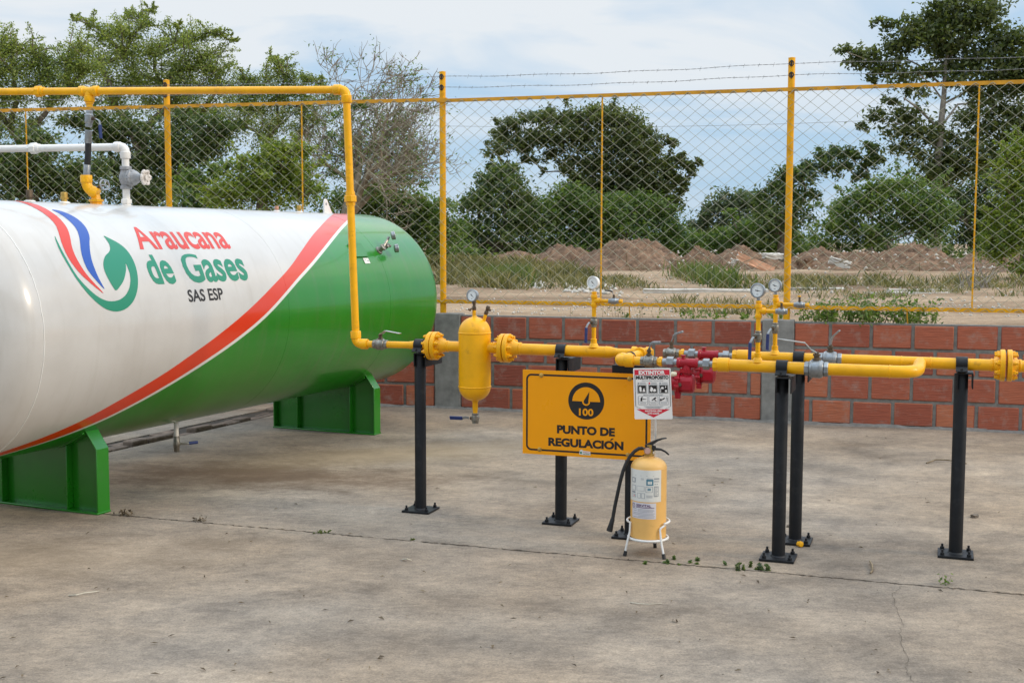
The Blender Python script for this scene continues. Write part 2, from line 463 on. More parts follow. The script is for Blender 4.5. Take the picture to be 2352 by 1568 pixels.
# ------------------------------------------------------------------ helpers
def basis(ax):
    ax = Vector(ax).normalized()
    a = Vector((0, 0, 1)) if abs(ax.z) < 0.9 else Vector((1, 0, 0))
    u = ax.cross(a).normalized()
    return ax, u, ax.cross(u).normalized()


OFF = {}


def off_of(p):
    while p is not None:
        if p.name in OFF:
            return OFF[p.name]
        p = p.parent
    return Vector((0, 0, 0))


class MB:
    def __init__(self):
        self.v = []
        self.f = []

    def add(self, vs, fs):
        o = len(self.v)
        self.v.extend([tuple(x) for x in vs])
        self.f.extend([tuple(i + o for i in f) for f in fs])
        return self

    def box(self, c, s, rot=None):
        c = Vector(c)
        vs = []
        for x in (-.5, .5):
            for y in (-.5, .5):
                for z in (-.5, .5):
                    p = Vector((x * s[0], y * s[1], z * s[2]))
                    if rot is not None:
                        p = rot @ p
                    vs.append(c + p)
        return self.add(vs, [(0, 1, 3, 2), (4, 6, 7, 5), (0, 4, 5, 1), (2, 3, 7, 6), (0, 2, 6, 4), (1, 5, 7, 3)])

    def lathe(self, o, ax, prof, n=24, phase=0.0):
        """prof: list of (t along axis, radius); ends closed when radius 0 or capped"""
        o = Vector(o)
        ax, u, v = basis(ax)
        rings = []
        vs = []
        for tt, r in prof:
            r = max(r, 1e-5)
            rings.append(len(vs))
            for i in range(n):
                a = 2 * pi * i / n + phase
                vs.append(o + ax * tt + (u * math.cos(a) + v * math.sin(a)) * r)
        fs = []
        for k_ in range(len(prof) - 1):
            for i in range(n):
                j = (i + 1) % n
                fs.append((rings[k_] + i, rings[k_] + j, rings[k_ + 1] + j, rings[k_ + 1] + i))
        fs.append(tuple(rings[0] + i for i in reversed(range(n))))
        fs.append(tuple(rings[-1] + i for i in range(n)))
        return self.add(vs, fs)

    def cyl(self, p0, p1, r, r1=None, n=20, phase=0.0):
        p0, p1 = Vector(p0), Vector(p1)
        L = (p1 - p0).length
        return self.lathe(p0, p1 - p0, [(0, r), (L, r if r1 is None else r1)], n, phase)

    def tube(self, path, r, n=8, cap=True):
        P = [Vector(p) for p in path]
        rad = r if isinstance(r, (list, tuple)) else [r] * len(P)
        vs = []
        d0 = (P[1] - P[0]).normalized()
        _, u, v = basis(d0)
        for i, p in enumerate(P):
            if i == 0:
                d = P[1] - P[0]
            elif i == len(P) - 1:
                d = P[-1] - P[-2]
            else:
                d = (P[i + 1] - P[i]).normalized() + (P[i] - P[i - 1]).normalized()
            d.normalize()
            u = (u - d * u.dot(d))
            if u.length < 1e-6:
                _, u, _ = basis(d)
            u.normalize()
            v = d.cross(u)
            for k_ in range(n):
                a = 2 * pi * k_ / n
                vs.append(p + (u * math.cos(a) + v * math.sin(a)) * rad[i])
        fs = []
        for i in range(len(P) - 1):
            for k_ in range(n):
                j = (k_ + 1) % n
                fs.append((i * n + k_, i * n + j, (i + 1) * n + j, (i + 1) * n + k_))
        if cap:
            fs.append(tuple(reversed(range(n))))
            fs.append(tuple((len(P) - 1) * n + k_ for k_ in range(n)))
        return self.add(vs, fs)

    def sphere(self, c, r, n=14, sc=(1, 1, 1)):
        c = Vector(c)
        vs, fs = [], []
        m_ = n // 2
        for i in range(m_ + 1):
            th = pi * i / m_
            for j in range(n):
                ph = 2 * pi * j / n
                rr = max(math.sin(th), 1e-4)
                vs.append(c + Vector((rr * math.cos(ph) * sc[0], rr * math.sin(ph) * sc[1], math.cos(th) * sc[2])) * r)
        for i in range(m_):
            for j in range(n):
                k_ = (j + 1) % n
                fs.append((i * n + j, (i + 1) * n + j, (i + 1) * n + k_, i * n + k_))
        return self.add(vs, fs)

    def prism(self, poly, fn, t0, t1):
        """poly 2-D points, fn(x,y,t)->3-D, solid between t0 and t1"""
        n = len(poly)
        vs = [fn(x, y, t0) for x, y in poly] + [fn(x, y, t1) for x, y in poly]
        fs = [tuple(reversed(range(n))), tuple(range(n, 2 * n))]
        for i in range(n):
            j = (i + 1) % n
            fs.append((i, j, n + j, n + i))
        return self.add(vs, fs)

    def build(self, name, mat, parent=None, ang=38, bevel=0.0, local=False):
        me = bpy.data.meshes.new(name)
        o_ = Vector((0, 0, 0)) if local else off_of(parent)
        vs = [(x - o_.x, y - o_.y, z - o_.z) for x, y, z in self.v] if o_.length else self.v
        me.from_pydata(vs, [], self.f)
        bm = bmesh.new()
        bm.from_mesh(me)
        bmesh.ops.recalc_face_normals(bm, faces=bm.faces)
        bm.to_mesh(me)
        bm.free()
        if ang:
            me.polygons.foreach_set('use_smooth', [True] * len(me.polygons))
            me.set_sharp_from_angle(angle=R_(ang))
        if mat:
            me.materials.append(mat)
        o = bpy.data.objects.new(name, me)
        COL.objects.link(o)
        if parent:
            o.parent = parent
        if bevel > 0:
            md = o.modifiers.new('bevel', 'BEVEL')
            md.width = bevel
            md.segments = 2
            md.limit_method = 'ANGLE'
            md.angle_limit = R_(40)
        return o


def tag(o, label=None, cat=None, group=None, kind=None):
    if label: o['label'] = label
    if cat: o['category'] = cat
    if group: o['group'] = group
    if kind: o['kind'] = kind
    return o


def empty(name, loc, label, cat, rz=0.0, group=None, off=None):
    o = bpy.data.objects.new(name, None)
    COL.objects.link(o)
    o.empty_display_size = 0.1
    o.location = loc
    o.rotation_euler = (0, 0, rz)
    tag(o, label, cat, group)
    OFF[o.name] = Vector(off) if off is not None else Vector(loc)
    return o


def fast_mesh(name, V, Q, mat, parent=None, smooth=False):
    """V (n,3) array, Q (m,4) or (m,3) index array"""
    me = bpy.data.meshes.new(name)
    o_ = off_of(parent)
    V = np.asarray(V, dtype=np.float32) - np.array(o_, dtype=np.float32)
    Q = np.asarray(Q, dtype=np.int32)
    k_ = Q.shape[1]
    me.vertices.add(len(V))
    me.vertices.foreach_set('co', V.ravel())
    me.loops.add(Q.size)
    me.loops.foreach_set('vertex_index', Q.ravel())
    me.polygons.add(len(Q))
    me.polygons.foreach_set('loop_start', np.arange(0, Q.size, k_, dtype=np.int32))
    if smooth:
        me.polygons.foreach_set('use_smooth', np.ones(len(Q), dtype=bool))
    me.update(calc_edges=True)
    me.validate()
    me.materials.append(mat)
    o = bpy.data.objects.new(name, me)
    COL.objects.link(o)
    if parent:
        o.parent = parent
    return o


def ray(x, y):
    return rt * ((x - CXP) / F_PX) - up * ((y - CYP) / F_PX) + fw


def gz(x, y, z=0.0):
    d = ray(x, y)
    return Vector((0, 0, CAM_H)) + d * ((z - CAM_H) / d.z)


def at(x, y, Y):
    d = ray(x, y)
    return Vector((0, 0, CAM_H)) + d * (Y / d.y)


# pipe-row frame: X along the pipes, Y away from the yard, origin under the first post
RO = Vector((-0.545, 7.02, 0))
RA = R_(-19.5)
re = Vector((math.cos(RA), math.sin(RA), 0))
rk = Vector((-re.y, re.x, 0))


def row_thing(name, label, cat, X, Y, group=None):
    return empty(name, RO + re * X + rk * Y, label, cat, RA, group, off=(X, Y, 0))


def to_row(P):
    P = Vector(P) - RO
    return Vector((P.dot(re), P.dot(rk), P.z))


# ---- lettering
def text_poly(body, bold=0.02):
    cu = bpy.data.curves.new('t', 'FONT')
    cu.body = body
    cu.offset = bold
    cu.resolution_u = 4
    ob = bpy.data.objects.new('t', cu)
    COL.objects.link(ob)
    dg = bpy.context.evaluated_depsgraph_get()
    me = bpy.data.meshes.new_from_object(ob.evaluated_get(dg))
    vs = [(v.co.x, v.co.y) for v in me.vertices]
    fs = [tuple(p.vertices) for p in me.polygons]
    bpy.data.objects.remove(ob)
    bpy.data.curves.remove(cu)
    bpy.data.meshes.remove(me)
    x0 = min(v[0] for v in vs); x1 = max(v[0] for v in vs)
    y0 = 0.0
    y1 = max(v[1] for v in vs)
    return [((x - x0) / (x1 - x0), (y - y0) / (y1 - y0)) for x, y in vs], fs


def flat(vs, fs, fn, name, mat, parent, cuts=None):
    """2-D mesh laid on a surface through fn(x, y); cuts = list of y values to slice at"""
    bm = bmesh.new()
    if len(fs) == 1 and len(vs) > 4:
        fs = tessellate_polygon([[Vector((x * 10, y / 8.0 if abs(y) > 3 else y * 10, 0)) for x, y in vs]])
    bv = [bm.verts.new((x, y, 0)) for x, y in vs]
    for f in fs:
        try:
            bm.faces.new([bv[i] for i in f])
        except ValueError:
            pass
    if any(len(f) > 4 for f in fs):
        bmesh.ops.triangulate(bm, faces=bm.faces[:])
    if cuts:
        for y in cuts:
            bmesh.ops.bisect_plane(bm, geom=bm.verts[:] + bm.edges[:] + bm.faces[:], plane_co=(0, y, 0), plane_no=(0, 1, 0), dist=1e-6)
    o_ = off_of(parent)
    for v in bm.verts:
        v.co = Vector(fn(v.co.x, v.co.y)) - o_
    me = bpy.data.meshes.new(name)
    bm.to_mesh(me)
    bm.free()
    me.polygons.foreach_set('use_smooth', [bool(cuts)] * len(me.polygons))
    me.materials.append(mat)
    o = bpy.data.objects.new(name, me)
    COL.objects.link(o)
    o.parent = parent
    return o


def lettering(body, fn, name, mat, parent, bold=0.02, cuts=None):
    vs, fs = text_poly(body, bold)
    return flat(vs, fs, fn, name, mat, parent, cuts)


# ------------------------------------------------------------------ setting: pavement, field
def sheet(name, poly, z0, z1, mat, kind='structure'):
    mb = MB()
    mb.prism(poly, lambda x, y, t_: (x, y, t_), z0, z1)
    o = mb.build(name, mat, None, ang=0)
    tag(o, kind=kind)
    return o


TA = R_(90 - 23.914)                      # tank axis direction
tu = Vector((math.cos(TA), math.sin(TA), 0))
tn = Vector((tu.y, -tu.x, 0))
WA = R_(-16.25)
wd = Vector((math.cos(WA), math.sin(WA), 0))
wk = Vector((-wd.y, wd.x, 0))
W0 = Vector((-0.738, 11.456, 0))
WLA = R_(180 - 10.7)
wl = Vector((math.cos(WLA), math.sin(WLA), 0))     # direction of the left stretch of wall
wlk = Vector((wl.y, -wl.x, 0))
if wlk.y < 0:
    wlk = -wlk


def lat(s_, l_):
    p = tu * s_ + tn * l_
    return (p.x, p.y)


# joint line runs from near the first saddle to the right
J0, J1 = Vector((-2.336, 6.90, 0)), Vector((2.45, 5.30, 0))
jd = (J1 - J0).normalized()
jn = Vector((-jd.y, jd.x, 0))
JL, JR = J0 - jd * 40, J1 + jd * 40
gap = 0.009


def jitter_edge(a, b, n, amp):
    out = []
    for i in range(n + 1):
        p = a.lerp(b, i / n)
        r_ = (random.random() - .5) * amp if 0 < i < n else 0
        out.append((p.x + jn.x * r_, p.y + jn.y * r_))
    return out


g_l = tuple(J0 + jd * 0)
tg = -6.42                                # lateral position of the broken kerb behind the tank
# the point on the joint line where it meets the kerb line
pk = tu * 0 + tn * tg
# solve J0 + jd*a = tn*tg + tu*b
den = jd.x * (-tu.y) + tu.x * jd.y
rhs = pk - J0
a_ = (rhs.x * (-tu.y) + tu.x * rhs.y) / den
PJ = J0 + jd * a_
front = [(-60, -25), (60, -25)] + [(JR.x - jn.x * gap, JR.y - jn.y * gap)] + jitter_edge(J1 - jn * gap, J0 - jn * gap, 260, 0.018) + [(JL.x - jn.x * gap, JL.y - jn.y * gap)]
sheet('pavement', front, -0.12, 0.0, concrete)
far_r = W0 + wd * 45 + wk * 0.05
far_c = W0 + wk * 0.05
kfar = tu * 13.5 + tn * tg
backs = jitter_edge(PJ + jn * gap, J0 + jn * gap, 20, 0.006) + jitter_edge(J0 + jn * gap, J1 + jn * gap, 260, 0.016)[1:] + [(JR.x + jn.x * gap, JR.y + jn.y * gap), (far_r.x, far_r.y), (far_c.x, far_c.y), (kfar.x, kfar.y)]
sheet('pavement', backs, -0.12, 0.0, concrete)
e2 = tn * (tg - 0.30)
rhs = e2 - J0
a2 = (rhs.x * (-tu.y) + tu.x * rhs.y) / den
PJ2 = J0 + jd * a2
kf2 = tu * 13.5 + tn * (tg - 0.30)
lfar = W0 + wl * 45
sheet('pavement', [(PJ2.x + jn.x * gap, PJ2.y + jn.y * gap), (kf2.x, kf2.y), (lfar.x, lfar.y + 2), (JL.x, JL.y)], -0.12, 0.0, concrete)
sheet('ground', [(-400, -400), (400, -400), (400, 900), (-400, 900)], -0.5, -0.125, soil_m)
sheet('soil_bed', [(-60, -8), (60, -8), (60, 11.0), (-60, 24)], -0.124, -0.007, soil_m)
# broken kerb of bricks between the slabs
mb = MB()
s_ = 5.5
while s_ < 12.5:
    L_ = random.uniform(0.16, 0.30)
    for j_, l0 in ((0, tg - 0.07), (1, tg - 0.21)):
        p = tu * (s_ + L_ / 2 + random.uniform(-.02, .02)) + tn * (l0 + random.uniform(-.012, .012))
        rot = Matrix.Rotation(TA + random.uniform(-.08, .08), 3, 'Z') @ Matrix.Rotation(random.uniform(-.1, .1), 3, 'X')
        mb.box((p.x, p.y, -0.035 + random.uniform(-.02, .035) - 0.02 * j_), (L_ * 0.9, 0.105, 0.09), rot)
    s_ += L_ * 0.97
tag(mb.build('kerb', kerb_m, None, bevel=0.012), kind='structure')


def hnoise(x, y, sc, seed=0):
    return (math.sin(x * sc * 1.3 + seed) * math.cos(y * sc * 0.9 + seed * 1.7) + 0.5 * math.sin(x * sc * 2.9 + y * sc * 2.3 + seed * 2.1) + 0.25 * math.sin(x * sc * 6.1 - y * sc * 5.3 + seed))


def zt(x, y):
    return 0.83 + 0.03 * hnoise(x, y, 0.5, 3) + 0.015 * hnoise(x, y, 1.9, 5)


def wall_back_y(x):
    if x > W0.x:
        return W0.y + math.tan(WA) * (x - W0.x) + 0.135
    return W0.y + (wl.y / wl.x) * (x - W0.x) + 0.135


xs = np.concatenate([np.linspace(-160, -14, 30)[:-1], np.linspace(-14, 16, 150), np.linspace(16, 160, 30)[1:]])
vr = np.concatenate([np.linspace(0, 1, 12)[:-1], 1 + np.geomspace(0.05, 500, 110) - 0.05])
V, Q = [], []
for iy, vv in enumerate(vr):
    for ix, x in enumerate(xs):
        y = wall_back_y(x) + vv if vv < 40 else 12 + vv
        z = zt(x, y)
        if vv < 0.6:
            z = 0.86 * (1 - vv / 0.6) + z * (vv / 0.6) + 0.008 * math.sin(x * 23 + vv * 31)
        V.append((x, y, z))
nx = len(xs)
for iy in range(len(vr) - 1):
    for ix in range(nx - 1):
        Q.append((iy * nx + ix, iy * nx + ix + 1, (iy + 1) * nx + ix + 1, (iy + 1) * nx + ix))
tag(fast_mesh('terrain', V, Q, soil_field, None, True), kind='structure')


# open shed whose roof edge ends just above the viewpoint (seen mirrored in the tank paint)
shed = empty('open_shed', (6, -4, 0), 'open steel shed roof over the near side of the yard', 'shed')
mb = MB()
mb.box((0, -6.1, 6.05), (22, 9.6, .10))
mb.box((0, -1.32, 5.92), (22, .06, .34))
mb.build('roof', pmat('roof_sheet', (0.42, 0.41, 0.39), .7, vary=.2, vscale=2), shed)
for x in (-9, -2, 5, 10):
    for y in (-10.5,):
        mb = MB()
        mb.box((x, y, 3.0), (.2, .2, 6.0))
        mb.build('pillar', pillar_m, shed)

# ------------------------------------------------------------------ brick wall
def wall(name, label, P0, d, length, pillars, brick_from, parity):
    nrm = Vector((-d.y, d.x, 0))
    if nrm.y > 0:
        nrm = -nrm                       # towards the yard
    rz = math.atan2(d.y, d.x)
    root = empty(name, P0, label, 'wall', rz, off=(0, 0, 0))
    sgn = -1 if Vector((-math.sin(rz), math.cos(rz), 0)).dot(nrm) > 0 else 1
    # local: x along, y = depth away from yard * sgn
    bx = lambda mb_, x0, x1, y0, y1, z0, z1: mb_.box(((x0 + x1) / 2, sgn * (y0 + y1) / 2, (z0 + z1) / 2), (x1 - x0, abs(y1 - y0), z1 - z0))
    spans = []
    x = 0.0
    for (p0, p1) in pillars:
        if p0 > x + 0.02:
            spans.append((x, p0))
        x = p1
    if x < length:
        spans.append((x, length))
    mm = MB()
    for (a0, a1) in spans:
        bx(mm, a0, a1, 0.010, 0.118, -0.05, 0.893)
    mm.build('mortar_bed', mortar_m, root)
    mb_ = MB()
    H_ = 0.2245
    for row in range(4):
        z0 = 0.012 + row * H_
        for (a0, a1) in spans:
            x = a0 + 0.012 - (0.172 if (row + parity) % 2 else 0.02) - random.uniform(0, .03)
            while x < a1:
                L_ = 0.343 + random.uniform(-.006, .006)
                b0, b1 = max(x, a0 + 0.008), min(x + L_ - 0.028, a1 - 0.008)
                if b1 - b0 > 0.05:
                    j = random.uniform(-.0035, .0035)
                    jz = random.uniform(-.004, .004)
                    bx(mb_, b0, b1, j, 0.06, z0 + jz, z0 + 0.196 + jz)
                x += L_
    mb_.build('brick_course', brick_m, root, bevel=0.007)
    for (p0, p1) in pillars:
        pm = MB()
        bx(pm, p0, p1, -0.012, 0.14, -0.05, 0.908)
        pm.build('pillar', pillar_m, root, bevel=0.006)
    return root


wall('brick_wall', 'red clay block wall with grey concrete pillars behind the yellow pipes', W0, wd, 40, [(0.0, 0.255), (3.085, 3.355), (6.2, 6.47), (9.3, 9.57)], 0, 1)
wall('brick_wall', 'short stretch of red block wall seen behind the green tank end', W0 + wl * 0.004, wl, 40, [(3.6, 3.85)], 0, 0)


# ------------------------------------------------------------------ fence
def fence(name, label, P0, d, posts, midbars, drops, length, zt_top, zt_bot, first_is_shared):
    nrm = Vector((-d.y, d.x, 0))
    if nrm.y < 0:
        nrm = -nrm
    root = empty(name, P0, label, 'fence', 0)
    P = lambda x, y, z: P0 + d * x + nrm * y + Vector((0, 0, z))
    for X in posts:
        mb_ = MB()
        mb_.lathe(P(X, 0, 0.86), (0, 0, 1), [(0, .030), (2.33, .030)], 18)
        mb_.lathe(P(X, 0, 3.19), (0, 0, 1), [(0, .031), (0.006, .031), (0.012, .008)], 18)
        po = mb_.build('fence_post', yellow_f, root)
        for z in (3.145, 3.045):
            hk = MB()
            c_ = P(X, -0.034, z)
            hk.lathe(c_ - Vector((0, 0, .028)), (0, 0, 1), [(0, .006), (.05, .009), (.056, .004)], 8)
            hk.tube([c_ + d * (.02 * math.cos(a)) + Vector((0, 0, .022 * math.sin(a))) for a in np.linspace(0, 2 * pi, 12)], .0045, 6)
            hk.build('wire_hook', rubber, po)
    # rails: angle iron
    for nm, z, mt in (('top_rail', zt_top, rail_m), ('bottom_rail', zt_bot, yellow_f)):
        mb_ = MB()
        x0 = -0.05
        rotm = Matrix((d, nrm, Vector((0, 0, 1)))).transposed()
        mb_.box(P(length / 2, -0.036, z), (length + .1, 0.004, 0.032), rotm)
        mb_.box(P(length / 2, -0.018, z + (0.016 if nm == 'top_rail' else -0.016)), (length + .1, 0.036, 0.004), rotm)
        mb_.build(nm, mt, root)
    for X in midbars:
        mb_ = MB()
        mb_.cyl(P(X, -0.028, zt_bot), P(X, -0.028, zt_top), .0075, n=8)
        mb_.build('mid_bar', yellow_f, root)
    for X in drops:
        mb_ = MB()
        mb_.tube([P(X, -0.02, zt_bot), P(X + .004, -0.02, 0.95), P(X + .012, -0.02, 0.87)], .006, 6)
        mb_.build('anchor_rod', rail_m, root)
    # chain link
    dx, dz = 0.1335, 0.107
    r = 0.0026
    z0, z1 = zt_bot - 0.005, zt_top - 0.004
    ncol = int(length / (dx / 2)) + 1
    nrow = int((z1 - z0) / (dz / 2))
    dz2 = (z1 - z0) / nrow
    mb_ = MB()
    for c_ in range(ncol):
        path = []
        for rr_ in range(nrow + 1):
            x = (c_ + ((rr_ + c_) % 2)) * dx / 2
            yb = -0.046 + (0.005 if rr_ % 2 else -0.005)
            path.append(P(x + .006 * math.sin(rr_ * .2 + x * .9) + .003 * math.sin(x * 5.1 + rr_ * .33), yb, z0 + rr_ * dz2))
        mb_.tube(path, r, 4, cap=False)
    # top and bottom wraps of the mesh round the rails
    for c_ in range(int(length / dx)):
        for z in (zt_top, zt_bot):
            x = c_ * dx + dx / 2
            mb_.tube([P(x - .03, -.044, z - .02 if z == zt_top else z - .012), P(x - .006, -.045, z - .002), P(x + .008, -.045, z + .002), P(x + .03, -.044, z - .014)], .0026, 5)
    mb_.build('chain_link', wire_m, root, ang=0)
    for z, sg in ((3.145, 1), (3.045, 2)):
        mb_ = MB()
        for ph in (0, pi):
            path = []
            for i in range(int(length / .03)):
                x = i * .03
                sag = -0.02 * math.sin(pi * ((x % 3.25) / 3.25)) + .004 * math.sin(x * 7 + sg)
                path.append(P(x, -.036 + .0022 * math.cos(x * 60 + ph), z + sag + .0022 * math.sin(x * 60 + ph)))
            mb_.tube(path, .0013, 4, cap=False)
        x = .1 + sg * .04
        while x < length:
            sag = -0.02 * math.sin(pi * ((x % 3.25) / 3.25)) + .004 * math.sin(x * 7 + sg)
            a = random.uniform(0, pi)
            v = Vector((0, 0, 1)) * math.sin(a) + nrm * math.cos(a) * .6
            c_ = P(x, -.036, z + sag)
            mb_.tube([c_ - v * .022 - d * .006, c_, c_ + v * .018 + d * .006], .0012, 4)
            v = Vector((0, 0, 1)) * math.cos(a) * .8 - d * .5
            mb_.tube([c_ - v * .014, c_ + v * .014], .0012, 4)
            x += .128
        mb_.build('barbed_wire', barb_m, root, ang=0)
    return root


FP = W0 + wd * 0.048 + wk * 0.10
fence('chain_link_fence', 'right-hand yellow framed chain-link fence with barbed wire above the brick wall', FP, wd, [0.0, 3.235, 6.47], [1.555, 4.775, 8.0], [1.82, 4.25], 9.0, 2.92, 1.02, False)
LR0, LR1 = Vector((-0.672, 11.705, 0)), Vector((-5.317, 12.579, 0))
fl = (LR1 - FP).normalized(); fl.z = 0; fl.normalize()
fence('chain_link_fence', 'left-hand stretch of chain-link fence running behind the white tank', FP + fl * 0.0 + Vector((0.0, 0.0, 0)), fl, [2.87, 6.1], [1.42, 4.45, 7.5], [], 9.0, 2.93, 1.02, True)
#NEXT

# ------------------------------------------------------------------ gas tank
tank = empty('gas_tank', tn * (-TL_), 'long white gas storage tank with green end, red stripe and painted logo', 'tank', TA, off=(0, 0, 0))
S0, S1, HD = 4.71, 9.10, 0.37


def tk(s_, a_deg, h=0.0):
    a = R_(a_deg)
    return Vector((s_, -(TR_ + h) * math.cos(a), TZ + (TR_ + h) * math.sin(a)))


prof = []
for i in range(15):
    b_ = pi / 2 * (1 - i / 14)
    prof.append((S0 - HD * math.sin(b_), TR_ * math.cos(b_)))
for s_ in np.linspace(S0, S1, 9)[1:-1]:
    prof.append((s_, TR_))
for i in range(15):
    b_ = pi / 2 * i / 14
    prof.append((S1 + HD * math.sin(b_), TR_ * math.cos(b_)))
mb = MB()
mb.lathe((0, 0, TZ), (1, 0, 0), prof, 96)
shell = mb.build('tank_shell', tank_m, tank, ang=60)


def seam(s_, a0, a1, r, mat, amp=0.0012):
    mb_ = MB()
    n = int((a1 - a0) / 1.6)
    mb_.tube([tk(s_ + random.uniform(-amp, amp), a0 + (a1 - a0) * i / n, -0.0005 + random.uniform(0, amp * .6)) for i in range(n + 1)], r, 5)
    return mb_.build('weld_seam', mat, tank, ang=60)


seam(S0, -175, 175, 0.0032, whitep, .002)
seam(6.94, -175, 175, 0.0010, tank_m, .0008)
seam(S1 - 0.75, -175, 175, 0.0010, tank_m, .0008)


def saddle(s0):
    W_, D_ = 0.50, 0.10
    mb_ = MB()

    def sp_(y, z, x):
        return Vector((x, y, z))
    # end plates and bevels on both sides, web, stiffeners, base and top wear plate
    for sg in (-1, 1):
        zb = 0.385
        pl = [(sg * (W_), 0.0), (sg * W_, zb), (sg * 0.395, 0.53), (sg * 0.385, 0.53), (sg * (W_ - .012), zb - .004), (sg * (W_ - .012), 0.0)]
        mb_.prism(pl if sg > 0 else pl, lambda y, z, x: Vector((s0 + x, y, z)), 0, D_)
    hw = []
    for i in range(21):
        y = -0.40 + 0.80 * i / 20
        hw.append((y, TZ - math.sqrt(TR_ ** 2 - y * y) - 0.002))
    web = [(-W_ + .011, 0.004), (-W_ + .011, .385)] + hw + [(W_ - .011, .385), (W_ - .011, .004)]
    mb_.prism(web, lambda y, z, x: Vector((s0 + x, y, z)), D_ * .52, D_ * .52 + .010)
    mb_.box((s0 + D_ / 2, 0, 0.006), (D_ + .012, 2 * W_ + .004, 0.012))
    for y in (-0.26, 0.26):
        h_ = TZ - math.sqrt(TR_ ** 2 - y * y) - 0.006
        for x0, x1 in ((0.004, D_ * .52), (D_ * .52 + .010, D_ - .004)):
            mb_.box((s0 + (x0 + x1) / 2, y, .012 + (h_ - .012) / 2), (x1 - x0, .010, h_ - .012))
    o = mb_.build('saddle', greenp, tank, ang=20, bevel=.003)
    wp = MB()
    n = 26
    pts = [(-34 + 68 * i / n) for i in range(n + 1)]
    vs, fs = [], []
    for a in pts:
        y = math.sin(R_(a)); z = -math.cos(R_(a))
        for x in (-.02, D_ + .02):
            for rr_ in (TR_ + .0005, TR_ + .008):
                vs.append((s0 + x, y * rr_, TZ + z * rr_))
    for i in range(n):
        k_ = i * 4
        fs += [(k_, k_ + 4, k_ + 5, k_ + 1), (k_ + 2, k_ + 3, k_ + 7, k_ + 6), (k_ + 1, k_ + 5, k_ + 7, k_ + 3), (k_, k_ + 2, k_ + 6, k_ + 4)]
    fs += [(0, 1, 3, 2), (n * 4, n * 4 + 2, n * 4 + 3, n * 4 + 1)]
    wp.add(vs, fs)
    wp.build('wear_plate', greenp, o, ang=30)
    return o


saddle(5.315)
saddle(8.48)

# brass-capped nozzles along the top
for s_, r, h, mt in ((5.36, .020, .062, oldbrass), (5.635, .021, .058, brass), (7.86, .016, .034, pmat('copper_cap', (.50, .27, .18), .5, metal=.4, vary=.3)), (8.17, .019, .050, brass)):
    mb = MB()
    mb.lathe((s_, 0, TZ + TR_ - .004), (0, 0, 1), [(0, r * 1.7), (.008, r * 1.6), (.012, r * 1.05)], 20)
    ns = mb.build('nozzle_collar', whitep, tank)
    mb = MB()
    mb.lathe((s_, 0, TZ + TR_ + .006), (0, 0, 1), [(0, r * .8), (h * .28, r * .8), (h * .30, r * 1.18), (h * .45, r * 1.22), (h * .46, r), (h * .95, r), (h, r * .85)], 8)
    mb.build('cap', mt, ns, ang=25)
# lifting lug
mb = MB()
lug = [(-.075, -.02), (-.075, .085), (-.07, .105), (-.055, .118), (-.038, .118), (-.022, .106), (.0, .07), (.075, -.02)]
lug2 = []
mb.prism(lug, lambda x, z, y: Vector((8.60 + x * .9, y, TZ + TR_ + z)), -.007, .007)
lo_ = mb.build('lifting_lug', whitep, tank, ang=30, bevel=.002)
mb = MB()
mb.lathe((8.60 - .046 * .9, -.0085, TZ + TR_ + .075), (0, 1, 0), [(0, .012), (.002, .012)], 18)
mb.build('lug_hole', inkg, lo_)

# logo and lettering laid on the shell
RED = [(5.169, 85.4), (5.155, 77.9), (5.142, 71.0), (5.138, 65.3), (5.131, 59.1), (5.119, 54.7), (5.1, 50.9), (5.068, 46.2), (5.039, 41.3), (5.024, 35.5), (5.031, 30.7), (5.055, 26.4), (5.095, 22.7), (5.134, 19.8), (5.19, 16.3), (5.172, 18.4), (5.141, 21.2), (5.108, 24.9), (5.089, 28.9), (5.083, 33.0), (5.087, 36.7), (5.104, 40.6), (5.135, 44.8), (5.172, 50.1), (5.189, 54.0), (5.205, 59.3), (5.212, 64.3), (5.222, 70.7), (5.222, 76.5), (5.2, 84.3)]
BLU = [(5.245, 68.2), (5.256, 65.1), (5.259, 61.6), (5.256, 56.9), (5.252, 53.6), (5.241, 50.2), (5.216, 46.3), (5.187, 42.6), (5.155, 38.6), (5.134, 34.8), (5.124, 31.1), (5.125, 28.2), (5.138, 25.3), (5.169, 21.4), (5.206, 18.1), (5.194, 20.8), (5.182, 24.7), (5.182, 28.7), (5.191, 32.9), (5.215, 37.2), (5.253, 41.9), (5.292, 45.6), (5.318, 49.5), (5.334, 52.9), (5.343, 57.6), (5.336, 61.8), (5.316, 65.4), (5.289, 67.7)]
